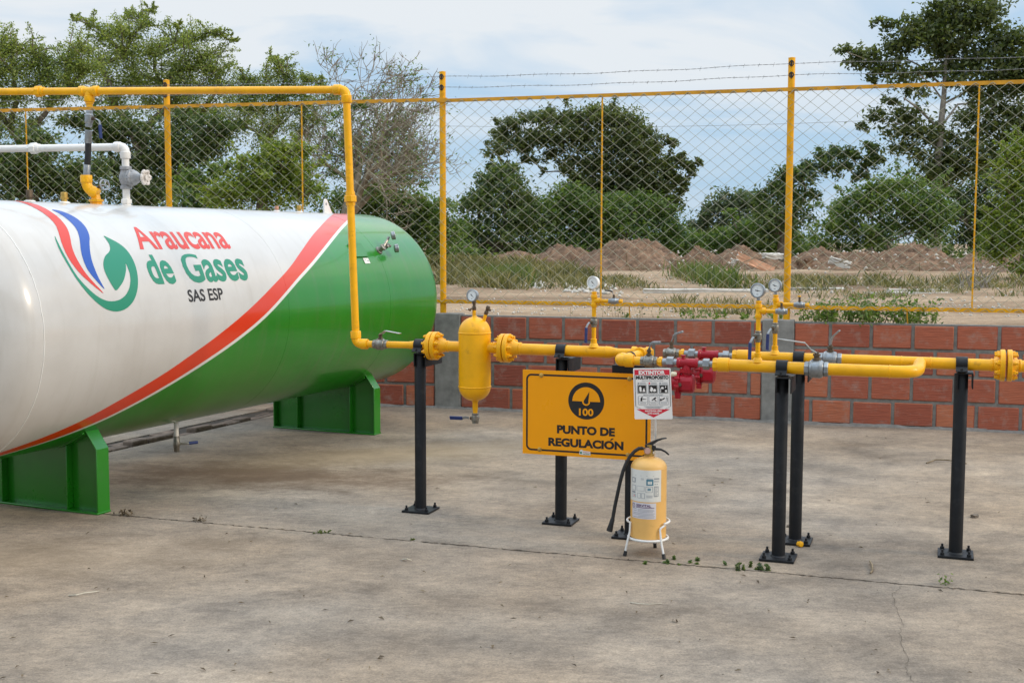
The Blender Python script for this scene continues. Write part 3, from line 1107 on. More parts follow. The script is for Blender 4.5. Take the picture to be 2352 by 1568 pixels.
GRN = [(5.037, 47.1), (5.008, 42.6), (4.993, 38.0), (4.991, 33.7), (4.998, 28.5), (5.013, 24.0), (5.042, 19.6), (5.078, 15.8), (5.121, 12.7), (5.168, 10.2), (5.22, 8.8), (5.276, 8.4), (5.336, 9.3), (5.391, 11.5), (5.431, 14.3), (5.464, 17.8), (5.49, 21.7), (5.508, 25.7), (5.519, 29.3), (5.524, 33.1), (5.52, 37.0), (5.507, 39.8), (5.482, 42.3), (5.447, 44.5), (5.408, 47.0), (5.41, 44.1), (5.405, 41.2), (5.389, 38.5), (5.357, 36.5), (5.315, 34.9), (5.278, 32.1), (5.256, 29.2), (5.25, 26.2), (5.257, 22.8), (5.269, 20.0), (5.285, 17.4), (5.329, 19.6), (5.371, 22.0), (5.407, 25.3), (5.434, 28.3), (5.447, 31.2), (5.448, 28.2), (5.442, 24.7), (5.424, 21.3), (5.394, 18.0), (5.358, 15.6), (5.313, 13.9), (5.272, 13.2), (5.224, 13.1), (5.18, 13.8), (5.132, 15.6), (5.09, 18.4), (5.053, 21.7), (5.023, 25.6), (5.009, 31.3), (5.008, 36.8), (5.019, 42.0)]


def chaikin(p, n=2):
    for _ in range(n):
        q = []
        for i in range(len(p)):
            a, b_ = p[i], p[(i + 1) % len(p)]
            sharp = False
            q.append((a[0] * .75 + b_[0] * .25, a[1] * .75 + b_[1] * .25))
            q.append((a[0] * .25 + b_[0] * .75, a[1] * .25 + b_[1] * .75))
        p = q
    return p


cuts = [x * 2.0 for x in range(-5, 46)]
for P_, mt in ((RED, logored), (BLU, logoblue), (GRN, logogreen)):
    P2 = chaikin(P_, 1)
    flat(P2, [tuple(range(len(P2)))], lambda s_, a: tk(s_, a, .0012), 'logo_emblem', mt, tank, cuts)


def tank_text(body, s0, s1, a0, a1, mt, bold, slant=0.0):
    vs, fs = text_poly(body, bold)
    xh = lambda y: y * (.84 / .73) if y < .73 else .84 + (y - .73) * (.16 / .27)
    if body != 'SAS ESP':
        vs = [(x, xh(y)) for x, y in vs]
    vs = [(s0 + (s1 - s0) * x + slant * y, a0 + (a1 - a0) * y) for x, y in vs]
    flat(vs, fs, lambda s_, a: tk(s_, a, .0012), 'lettering', mt, tank, [x * 1.5 for x in range(0, 40)])


tank_text('Araucana', 5.635, 6.515, 38.6, 53.0, logored, .020, 0.03)
tank_text('de', 5.605, 5.825, 20.3, 35.0, logogreen, .024, 0.0)
tank_text('Gases', 5.925, 6.545, 20.3, 35.2, logogreen, .024, 0.015)
tank_text('SAS ESP', 5.893, 6.235, 10.6, 16.4, inkb, .022)

# level gauges on the green end
gp = tk(8.40, 35.5, 0)
nrmv = Vector((0, -math.cos(R_(35.5)), math.sin(R_(35.5))))
mb = MB()
mb.box(tk(8.09, 34, .008), (0.15, .03, .012), Matrix.Rotation(R_(0), 3, 'X'))
gauge_root = MB()
gauge_root.lathe(gp - nrmv * .002, nrmv, [(0, .035), (.012, .034), (.016, .022), (.04, .020), (.045, .028), (.06, .028), (.066, .015)], 14)
gauge_root.tube([gp + nrmv * .05, gp + nrmv * .055 + Vector((.07, 0, .02)), gp + nrmv * .06 + Vector((.10, 0, .0))], .012, 8)
gauge_root.tube([gp + nrmv * .05, gp + nrmv * .06 + Vector((.06, 0, .055)), gp + nrmv * .06 + Vector((.075, 0, .075))], .011, 8)
gauge_root.lathe(gp + nrmv * .045 + Vector((.045, 0, .0)), nrmv, [(0, .016), (.03, .018), (.034, .010)], 8)
gm = gauge_root.build('gauge_fitting', castst, tank)
for dv, ax in ((Vector((.135, -.05, -.005)), Vector((.65, -.75, .12))), (Vector((.085, -.05, .098)), Vector((.55, -.80, .2)))):
    ax.normalize()
    c_ = gp + nrmv * .04 + dv
    mb = MB()
    mb.lathe(c_ - ax * .014, ax, [(0, .026), (.004, .033), (.024, .034), (.028, .037), (.031, .036), (.031, .030)], 24)
    gg = mb.build('level_gauge', galv, tank)
    mb = MB()
    mb.lathe(c_ + ax * .0165, ax, [(0, .031), (.002, .031)], 24)
    mb.build('dial', dialw, gg)
# name plate bracket and white tag
mb = MB()
vs, fs = [], []
for s_ in (7.99, 8.17):
    for a in (31, 40.5):
        vs += [tk(s_, a, .002), tk(s_, a, .016)]
mb.add([vs[i] for i in (0, 1, 2, 3, 4, 5, 6, 7)], [(0, 2, 6, 4), (1, 5, 7, 3), (0, 1, 3, 2), (4, 6, 7, 5), (0, 4, 5, 1), (2, 3, 7, 6)])
mb.build('plate_bracket', greenp, tank, ang=20)
ptch = flat([(8.085, 26.6), (8.165, 26.6), (8.165, 30.3), (8.085, 30.3)], [(0, 1, 2, 3)], lambda s_, a: tk(s_, a, .004), 'tag_plate', paper, tank)
flat([(8.10, 28.9), (8.118, 28.9), (8.118, 29.2), (8.10, 29.2)], [(0, 1, 2, 3)], lambda s_, a: tk(s_, a, .005), 'tag_mark', inkg, ptch)
flat([(8.135, 28.0), (8.155, 28.0), (8.155, 28.7), (8.135, 28.7)], [(0, 1, 2, 3)], lambda s_, a: tk(s_, a, .005), 'tag_mark', inkg, ptch)
# drain under the belly
DS = 6.50
mb = MB()
mb.cyl((DS, -.10, TZ - TR_ - .09), (DS, -.10, TZ - TR_ + .03), .016)
dr = mb.build('drain_pipe', whitep, tank)
mb = MB()
mb.lathe((DS, -.10, TZ - TR_ - .20), (0, 0, 1), [(0, .016), (.005, .019), (.035, .02), (.04, .023), (.075, .023), (.08, .021), (.11, .021)], 12)
dv = mb.build('drain_valve', castst, dr)
mb = MB()
mb.tube([(DS, -.10, TZ - TR_ - .145), (DS + .02, -.14, TZ - TR_ - .145), (DS + .05, -.165, TZ - TR_ - .143)], .008, 6)
mb.build('lever', steel, dv)
mb = MB()
mb.tube([(DS + .05, -.165, TZ - TR_ - .143), (DS + .10, -.20, TZ - TR_ - .141)], .011, 8)
mb.build('lever_grip', blueg, dv)
# fill riser stub (yellow) and white outlet at the top of the tank belong to the pipes below


# ------------------------------------------------------------------ pipe components (row frame)
def V3(x, y, z):
    return Vector((x, y, z))


XA = Vector((1, 0, 0))
ZA = Vector((0, 0, 1))


def pipe(name, path, r, mat, parent, n=18):
    mb_ = MB()
    mb_.tube(path, r, n)
    return mb_.build(name, mat, parent)


def arc3(p0, c, p1, n=8):
    """quadratic bend"""
    p0, c, p1 = Vector(p0), Vector(c), Vector(p1)
    return [p0 * (1 - t_) ** 2 + c * 2 * t_ * (1 - t_) + p1 * t_ * t_ for t_ in [i / n for i in range(n + 1)]]


def elbow(parent, c, d0, d1, r, mat, L=None, name='elbow'):
    """threaded elbow centred at c, arms along d0 and d1"""
    c = Vector(c); d0 = Vector(d0).normalized(); d1 = Vector(d1).normalized()
    L = L or r * 2.1
    R1 = r * 1.22
    mb_ = MB()
    mb_.tube(arc3(c + d0 * L * .75, c, c + d1 * L * .75, 10), R1, 18)
    for d in (d0, d1):
        mb_.lathe(c + d * L * .55, d, [(0, R1), (L * .08, R1 * 1.14), (L * .75, R1 * 1.16), (L * .85, R1 * 1.08), (L * .86, r * .9)], 20)
    return mb_.build(name, mat, parent)


def tee(parent, c, d0, d1, d2, r, mat, L=None):
    c = Vector(c)
    L = L or r * 2.0
    R1 = r * 1.25
    mb_ = MB()
    for d in (d0, d1, d2):
        d = Vector(d).normalized()
        mb_.lathe(c, d, [(0, R1 * .9), (L * .5, R1), (L * .55, R1 * 1.16), (L, R1 * 1.18), (L * 1.06, R1 * 1.1), (L * 1.07, r * .9)], 18)
    return mb_.build('tee', mat, parent)


def union(parent, c, ax, r, mat, L=None, name='union'):
    c = Vector(c); ax = Vector(ax).normalized()
    L = L or r * 3
    mb_ = MB()
    mb_.lathe(c - ax * L / 2, ax, [(0, r * 1.2), (L * .28, r * 1.28), (L * .30, r * 1.15)], 16)
    mb_.lathe(c - ax * L * .2, ax, [(0, r * 1.5), (L * .04, r * 1.62), (L * .42, r * 1.62), (L * .46, r * 1.5)], 8, phase=.2)
    mb_.lathe(c + ax * L * .22, ax, [(0, r * 1.15), (L * .02, r * 1.26), (L * .27, r * 1.2)], 6)
    return mb_.build(name, mat, parent, ang=28)


def ball_valve(parent, c, ax, r, L, lever, body=castst, upv=(0, 0, 1), stem=None, grip=None, gripfrom=1):
    """lever: list of points relative to the stem top (last leg carries the vinyl grip)"""
    c = Vector(c); ax = Vector(ax).normalized(); upv = Vector(upv)
    mb_ = MB()
    h = L / 2
    mb_.lathe(c - ax * h, ax, [(0, r * 1.12), (L * .04, r * 1.22), (L * .17, r * 1.22), (L * .2, r * 1.1)], 8, phase=.39)
    mb_.lathe(c - ax * h * .64, ax, [(0, r * 1.12), (L * .05, r * 1.36), (L * .12, r * 1.45), (L * .32, r * 1.5), (L * .52, r * 1.45), (L * .58, r * 1.36), (L * .62, r * 1.15)], 24)
    mb_.lathe(c - ax * h * .42, ax, [(0, r * 1.45), (L * .01, r * 1.56), (L * .04, r * 1.56), (L * .05, r * 1.45)], 24)
    mb_.lathe(c + ax * h * .20, ax, [(0, r * 1.45), (L * .01, r * 1.58), (L * .04, r * 1.58), (L * .05, r * 1.45)], 24)
    mb_.lathe(c + ax * h * .6, ax, [(0, r * 1.1), (L * .03, r * 1.24), (L * .17, r * 1.24), (L * .2, r * 1.12)], 8, phase=.39)
    o = mb_.build('ball_valve', body, parent, ang=28)
    st = stem or r * 1.1
    s0 = c + upv * r * 1.35
    mb_ = MB()
    k_ = r
    mb_.lathe(s0, upv, [(0, k_ * .72), (st * .25, k_ * .70), (st * .27, k_ * .5), (st * .55, k_ * .45), (st * .57, k_ * .62), (st * .8, k_ * .62), (st * .82, k_ * .34), (st * 1.05, k_ * .34)], 8)
    mb_.build('stem', oldbrass, o, ang=28)
    top = s0 + upv * st * .92
    pts = [top + Vector(p) for p in lever]
    side = (pts[-1] - pts[0]).cross(upv)
    if side.length < 1e-4:
        side = ax.cross(upv)
    side.normalize()
    wv = r * .52

    def strip(P_, w_, th):
        vs, fs = [], []
        for i, p in enumerate(P_):
            d = (P_[min(i + 1, len(P_) - 1)] - P_[max(i - 1, 0)]).normalized()
            nv = d.cross(side).normalized()
            for a_, b_ in ((-1, -1), (1, -1), (1, 1), (-1, 1)):
                vs.append(p + side * w_ * a_ + nv * th * b_)
        for i in range(len(P_) - 1):
            for q in range(4):
                fs.append((i * 4 + q, i * 4 + (q + 1) % 4, i * 4 + 4 + (q + 1) % 4, i * 4 + 4 + q))
        fs += [(3, 2, 1, 0), tuple(len(vs) - 4 + q for q in range(4))]
        m_ = MB()
        m_.add(vs, fs)
        return m_
    strip(pts, wv, r * .09).build('lever', galv if grip != 'bare' else steel, o, ang=25, bevel=r * .03)
    if grip is not None and grip != 'bare':
        gpts = pts[gripfrom:]
        strip(gpts, wv * 1.25, r * .28).build('lever_grip', grip, o, ang=25, bevel=r * .08)
    return o


def gauge(parent, c, face, R, needle_deg=-45, rim=galv, stem_len=None, stem_mat=None):
    c = Vector(c); f = Vector(face).normalized()
    mb_ = MB()
    mb_.lathe(c - f * R * .42, f, [(0, R * .75), (R * .04, R * .95), (R * .62, R * .96), (R * .64, R * 1.06), (R * .82, R * 1.07), (R * .86, R * 1.0), (R * .86, R * .9), (R * .72, R * .885)], 36)
    if stem_len:
        mb_.lathe(c - ZA * (R + stem_len) - f * R * .1, ZA, [(0, R * .16), (stem_len * .3, R * .16), (stem_len * .35, R * .24), (stem_len * .8, R * .24), (stem_len, R * .2), (stem_len + R * .2, R * .2)], 8)
    o = mb_.build('pressure_gauge', rim, parent, ang=30)
    mb_ = MB()
    mb_.lathe(c + f * R * .24, f, [(0, R * .87), (R * .07, R * .87)], 36)
    mb_.build('dial', dialw, o)
    u_ = ZA.cross(f).normalized()
    v_ = f.cross(u_).normalized()
    mb_ = MB()
    for i in range(22):
        a = R_(225 - 270 * i / 21)
        r0, r1 = (R * .62, R * .80) if i % 3 == 0 else (R * .70, R * .80)
        dv_ = u_ * math.cos(a) + v_ * math.sin(a)
        tv = f.cross(dv_)
        p0, p1 = c + f * R * .315 + dv_ * r0, c + f * R * .315 + dv_ * r1
        w_ = R * .018
        mb_.add([p0 - tv * w_, p0 + tv * w_, p1 + tv * w_, p1 - tv * w_], [(0, 1, 2, 3)])
    for (a0, a1, b0, b1) in ((-.16, .16, -.58, -.47), (-.1, .1, .3, .36)):
        q = [c + f * R * .315 + u_ * R * x + v_ * R * y for x, y in ((a0, b0), (a1, b0), (a1, b1), (a0, b1))]
        mb_.add(q, [(0, 1, 2, 3)])
    mb_.build('scale', inkg, o, ang=0)
    mb_ = MB()
    a = R_(needle_deg)
    dv_ = u_ * math.cos(a) + v_ * math.sin(a)
    tv = f.cross(dv_)
    b0 = c + f * R * .34
    mb_.add([b0 - dv_ * R * .35 - tv * R * .06, b0 - dv_ * R * .35 + tv * R * .06, b0 + tv * R * .05, b0 + dv_ * R * .72, b0 - tv * R * .05], [(0, 1, 2, 3, 4)])
    mb_.lathe(b0, f, [(0, R * .09), (R * .03, R * .08)], 12)
    mb_.build('needle', inkb, o, ang=0)
    return o


def flange(parent, X, Y, Z, sg, r, R=0.083, th=0.026, mat=None, ph=0.0, bolts=True, neck=0.055):
    """one half of a flanged joint: face at X, neck going off along sg*X"""
    mat = mat or yellow
    mb_ = MB()
    ax = Vector((sg, 0, 0))
    mb_.lathe((X, Y, Z), ax, [(0, R * .55), (0.0005, R - .003), (.003, R), (th - .003, R), (th, R - .003), (th + .0005, r * 1.75), (th + neck * .45, r * 1.35), (th + neck, r * 1.04), (th + neck + .004, r * 1.12), (th + neck + .010, r * 1.12), (th + neck + .014, r)], 40)
    o = mb_.build('flange', mat, parent, ang=30)
    if bolts:
        for i in range(8):
            a = 2 * pi * (i + .5) / 8 + ph
            c_ = Vector((X, Y + R * .77 * math.cos(a), Z + R * .77 * math.sin(a)))
            mb_ = MB()
            mb_.lathe(c_ + ax * th, ax, [(0, .0125), (.013, .0125), (.0145, .010)], 6, phase=a)
            mb_.lathe(c_ + ax * (th + .014), ax, [(0, .0075), (.010, .0075), (.012, .005)], 10)
            mb_.build('bolt', mat, o, ang=28)
    return o


PZ = 0.983
# ---------- riser and overhead pipe from the tank
gp_ = row_thing('gas_pipe', 'yellow overhead gas pipe dropping beside the tank to the first flange', 'pipe', -.42, 0)
RT = V3(-.4645, 0, 2.487)
RB = V3(-.414, 0, PZ)
tee_w = V3(0, 0, 0)
TEE = to_row((-2.650, 7.60, 2.528))
od = (TEE - RT).normalized()
FAR_ = RT + od * 3.2
pipe('overhead_pipe', [RT + od * .02, TEE, FAR_], .0225, yellow, gp_)
elbow(gp_, RT, od, (RB - RT), .0225, yellow, .055)
pipe('riser_pipe', [RT + (RB - RT) * .01, RB - (RB - RT) * .01], .0225, yellow, gp_)
union(gp_, RT.lerp(RB, .424), RB - RT, .0225, yellow, .085)
elbow(gp_, RB, RT - RB, (1, 0, 0), .0225, yellow, .055)
pipe('lower_pipe', [RB + V3(.02, 0, 0), V3(-.06, 0, PZ + .003)], .0205, yellow, gp_)
mb = MB()
mb.lathe((-.066, 0, PZ + .003), XA, [(0, .0205), (.006, .0235), (.012, .0225), (.045, .030), (.06, .0305), (.095, .0305)], 20)
mb.build('reducer', yellow, gp_)
flange(gp_, .0905, 0, PZ + .003, -1, .0305, ph=.1, neck=.02)
ball_valve(gp_, V3(-.2525, 0, PZ + .002), XA, .0225, .092, [(0, 0, 0), (.02, -.012, .004), (.045, -.025, .022), (.16, -.07, .012)], body=castst, stem=.034, grip='bare')
tee(gp_, TEE, od, -od, (0, 0, -1), .0225, yellow, .062)
union(gp_, TEE + od * .36, od, .0225, yellow, .075)
# drop: bushing, valve, steel ferrules and black hose down to the tank nozzle
NZ = to_row(tu * 5.905 - tn * TL_ + Vector((0, 0, TZ + TR_)))
dz0 = TEE - V3(0, 0, .07)
mb = MB()
mb.lathe(dz0 + V3(0, 0, .02), (0, 0, -1), [(0, .026), (.028, .026), (.03, .02), (.05, .02)], 8)
mb.build('bushing', yellow, gp_, ang=28)
drop_top = dz0 - V3(0, 0, .03)
NZE = NZ + V3(-.055, -.02, .135)
dd = NZE - drop_top
P_at = lambda f_: drop_top + dd * f_
vb = ball_valve(gp_, P_at(.15), dd, .0175, .105, [(.0, 0, 0), (.030, 0, -.015), (.035, 0, -.04), (.038, 0, -.125)], body=galv, upv=(1, 0, 0), stem=.025, grip=blueg, gripfrom=2)
mb = MB()
mb.lathe(P_at(.30), dd, [(0, .018), (.004, .022), (.078, .0225), (.084, .019)], 18)
fer = mb.build('hose_ferrule', galv, gp_)
mb = MB()
mb.lathe(P_at(.76), dd, [(0, .019), (.004, .0215), (.068, .0215), (.072, .018), (.078, .025), (.098, .025), (.1, .018), (.125, .018)], 16)
mb.build('hose_ferrule', galv, gp_)
pipe('rubber_hose', [P_at(.44), P_at(.55) + V3(.003, 0, 0), P_at(.66) + V3(.003, 0, 0), P_at(.78)], .0195, rubber, gp_)
elbow(gp_, NZE + V3(0, 0, -.035), (0, 0, 1), (.8, .2, -.45), .026, yellow, .058, 'angle_valve')
mb = MB()
mb.lathe(NZ + V3(0, 0, -.008), ZA, [(0, .05), (.008, .05), (.009, .036), (.022, .036), (.023, .045), (.036, .045), (.038, .03), (.055, .026), (.075, .022), (.085, .02)], 8)
mb.tube([NZ + V3(0, 0, .06), NZ + V3(-.012, -.004, .08), NZE + V3(.012, .005, -.045)], .022, 12)
mb.build('tank_nozzle', yellow, gp_, ang=28)
mb = MB()
mb.tube([NZ + V3(-.012, 0, .082), NZ + V3(.03, 0, .112), NZ + V3(.055, 0, .118)], .009, 8)
vs_ = mb.build('valve_spindle', oldbrass, gp_)
mb = MB()
hc = NZ + V3(.068, 0, .120)
ha = V3(.85, -.3, .15).normalized()
_, hu, hv_ = basis(ha)
mb.tube([hc + hu * (.032 * math.cos(a)) + hv_ * (.032 * math.sin(a)) for a in np.linspace(0, 2 * pi, 20)], .0055, 6)
for a in (0, 2.1, 4.2):
    mb.tube([hc, hc + hu * .032 * math.cos(a) + hv_ * .032 * math.sin(a)], .004, 5)
mb.build('handwheel', galv, vs_)

# ---------- white filling pipe
W_R = tu * 6.18 - tn * TL_ + Vector((0, 0, TZ + TR_))
wr = to_row(W_R)
wp_ = row_thing('filling_pipe', 'white filling pipe with grey gate valve standing on the tank', 'pipe', wr.x, wr.y)
ez = 2.205
wdv = (to_row((-3.339, 8.06, 2.205)) - V3(wr.x, wr.y, ez))
wdv.z = 0
wdv.normalize()
E_ = V3(wr.x, wr.y, ez)
pipe('horizontal_pipe', [E_ + wdv * .03, E_ + wdv * 1.6], .0238, whitep, wp_)
elbow(wp_, E_, wdv, (0, 0, -1), .0238, whitep, .054)
union(wp_, E_ + wdv * .665, wdv, .0238, whitep, .085)
pipe('vertical_pipe', [E_ - V3(0, 0, .04), V3(wr.x, wr.y, 2.07)], .0238, whitep, wp_)
pipe('vertical_pipe', [V3(wr.x, wr.y, 1.95), V3(wr.x, wr.y, 1.84)], .0238, whitep, wp_)
mb = MB()
mb.lathe((wr.x, wr.y, 1.818), ZA, [(0, .046), (.008, .044), (.012, .028), (.02, .028), (.022, .034), (.046, .034), (.05, .027)], 8)
mb.build('collar', whitep, wp_, ang=28)
mb = MB()
vc = V3(wr.x, wr.y, 2.005)
mb.lathe(vc - V3(0, 0, .073), ZA, [(0, .034), (.004, .038), (.02, .038), (.022, .03), (.035, .034), (.06, .044), (.085, .044), (.11, .034), (.124, .03), (.126, .038), (.144, .038), (.147, .034)], 8)
mb.lathe(vc, XA, [(0, .04), (.03, .044), (.034, .054), (.042, .054), (.044, .050), (.048, .050), (.049, .054), (.057, .054), (.062, .046), (.085, .040), (.10, .026), (.12, .022)], 20)
for a in np.linspace(0, 2 * pi, 7)[:-1]:
    mb.lathe(vc + V3(.03, .047 * math.cos(a), .047 * math.sin(a)), XA, [(0, .007), (.036, .007)], 6)
gv = mb.build('gate_valve', greym, wp_, ang=30)
mb = MB()
mb.cyl(vc + V3(.115, 0, 0), vc + V3(.158, 0, 0), .008)
mb.lathe(vc + V3(.118, 0, 0), XA, [(0, .016), (.016, .016)], 6)
mb.build('spindle', oldbrass, gv)
mb = MB()
ring = []
for i in range(48):
    a = 2 * pi * i / 48
    rr_ = .040 + .006 * math.cos(6 * a)
    ring.append(vc + V3(.152 + .004 * math.cos(6 * a), rr_ * math.cos(a), rr_ * math.sin(a)))
mb.tube(ring + [ring[0]], .010, 8, cap=False)
mb.lathe(vc + V3(.140, 0, 0), XA, [(0, .036), (.004, .038), (.010, .036)], 18)
mb.lathe(vc + V3(.138, 0, 0), XA, [(0, .016), (.026, .016)], 12)
mb.build('handwheel', pmat('pale_cast', (.62, .58, .54), .55, vary=.3, vscale=40, bump=.5), gv)

# ---------- separator vessel
ve = row_thing('filter_vessel', 'upright yellow filter vessel with gauge on top between two flanges', 'vessel', .349, 0)
mb = MB()
VR = .0935
pv = []
for i in range(11):
    b_ = pi / 2 * (1 - i / 10)
    pv.append((.758 - .085 * math.sin(b_) + .0, max(VR * math.cos(b_), .004)))
for i in range(11):
    b_ = pi / 2 * i / 10
    pv.append((1.07 + .093 * math.sin(b_), max(VR * math.cos(b_), .004)))
mb.lathe((.349, 0, 0), ZA, pv, 48)
vs_ = mb.build('vessel_shell', yellow, ve, ang=50)
for z in (.758, 1.07):
    mb = MB()
    mb.lathe((.349, 0, z - .005), ZA, [(0, VR - .001), (.002, VR + .0022), (.008, VR + .0022), (.010, VR - .001)], 48)
    mb.build('weld_bead', yellow, ve, ang=60)
flange(ve, .0935, 0, PZ + .004, 1, .0305, ph=.1)
flange(ve, .537, 0, PZ + .004, -1, .0305, ph=.25, neck=.035)
mb = MB()
mb.cyl((.13, 0, PZ + .004), (.27, 0, PZ + .004), .0305)
mb.build('nozzle_pipe', yellow, ve)
mb = MB()
mb.cyl((.43, 0, PZ + .004), (.51, 0, PZ + .004), .0305)
mb.build('nozzle_pipe', yellow, ve)
mb = MB()
mb.cyl((.346, 0, 1.15), (.346, 0, 1.20), .0105)
mb.lathe((.349, 0, 1.150), ZA, [(0, .03), (.012, .018), (.02, .0105)], 16)
mb.build('top_nozzle', yellow, ve)
mb = MB()
mb.lathe((.346, 0, 1.198), ZA, [(0, .010), (.006, .013), (.022, .013), (.026, .009), (.04, .009), (.044, .012), (.055, .012), (.058, .007)], 8)
mb.tube([(.346, 0, 1.216), (.334, -.018, 1.208), (.326, -.025, 1.203)], .006, 6)
mb.tube([(.326, -.012, 1.199), (.326, -.038, 1.207)], .005, 6)
mb.build('needle_valve', oldbrass, ve, ang=28)
gauge(ve, V3(.340, -.004, 1.285), V3(-.22, -.97, .08), .0345, -42, galv, .018)
mb = MB()
mb.tube([(.405, 0, 1.14), (.418, 0, 1.18)], .010, 12)
mb.build('side_nozzle', yellow, ve)
mb = MB()
ra_ = V3(.35, 0, .93).normalized()
mb.lathe((.416, 0, 1.175), ra_, [(0, .009), (.005, .012), (.02, .013), (.024, .010), (.036, .011), (.04, .0135), (.05, .0125), (.055, .009)], 8)
mb.lathe(V3(.43, 0, 1.205), (.9, -.2, -.1), [(0, .006), (.016, .008), (.02, .006)], 8)
mb.build('relief_valve', oldbrass, ve, ang=28)
mb = MB()
mb.lathe((.352, 0, .600), ZA, [(0, .014), (.02, .014), (.022, .0165), (.065, .0165), (.075, .022), (.09, .035)], 18)
mb.build('bottom_nozzle', yellow, ve)
dvv = ball_valve(ve, V3(.353, 0, .572), ZA, .0155, .062, [(-.008, 0, 0), (-.03, 0, .002), (-.048, -.002, -.003), (-.125, -.01, -.003)], body=castst, upv=(-1, 0, 0), stem=.012, grip=blueg, gripfrom=2)

# ---------- regulating manifold
FO = -.372
mf = row_thing('pipe_manifold', 'yellow twin-line gas manifold with red regulators, valves and gauges on black posts', 'pipework', 1.7, 0)
flange(mf, .5415, 0, PZ + .004, 1, .0325, ph=.25)
pipe('inlet_pipe', [V3(.60, 0, PZ + .002), V3(1.14, 0, PZ)], .0325, yellow, mf)
mb = MB()
mb.lathe((1.130, 0, PZ), XA, [(0, .0325), (.004, .035), (.009, .034), (.028, .033), (.058, .025), (.062, .026), (.068, .0245)], 24)
mb.build('reducer', yellow, mf)
pipe('branch_pipe', [V3(1.19, 0, PZ), V3(1.40, 0, PZ + .003)], .0235, yellow, mf)
tee(mf, V3(1.335, 0, PZ + .003), XA, -XA, (0, -1, -.0), .0235, yellow, .05)
pipe('cross_pipe', [V3(1.335, -.04, PZ), V3(1.302, FO + .04, PZ - .003)], .0235, yellow, mf)
mb = MB()
mb.lathe((1.317, -.195, PZ - .002), (.09, 1, 0), [(0, .024), (.001, .0275), (.024, .0275), (.025, .024)], 20)
mb.build('rubber_sleeve', rubber, mf)
elbow(mf, V3(1.302, FO, PZ - .004), (.09, 1, 0), XA, .0245, yellow, .058)
pipe('branch_pipe', [V3(1.34, FO, PZ - .004), V3(1.43, FO, PZ - .004)], .0225, yellow, mf)


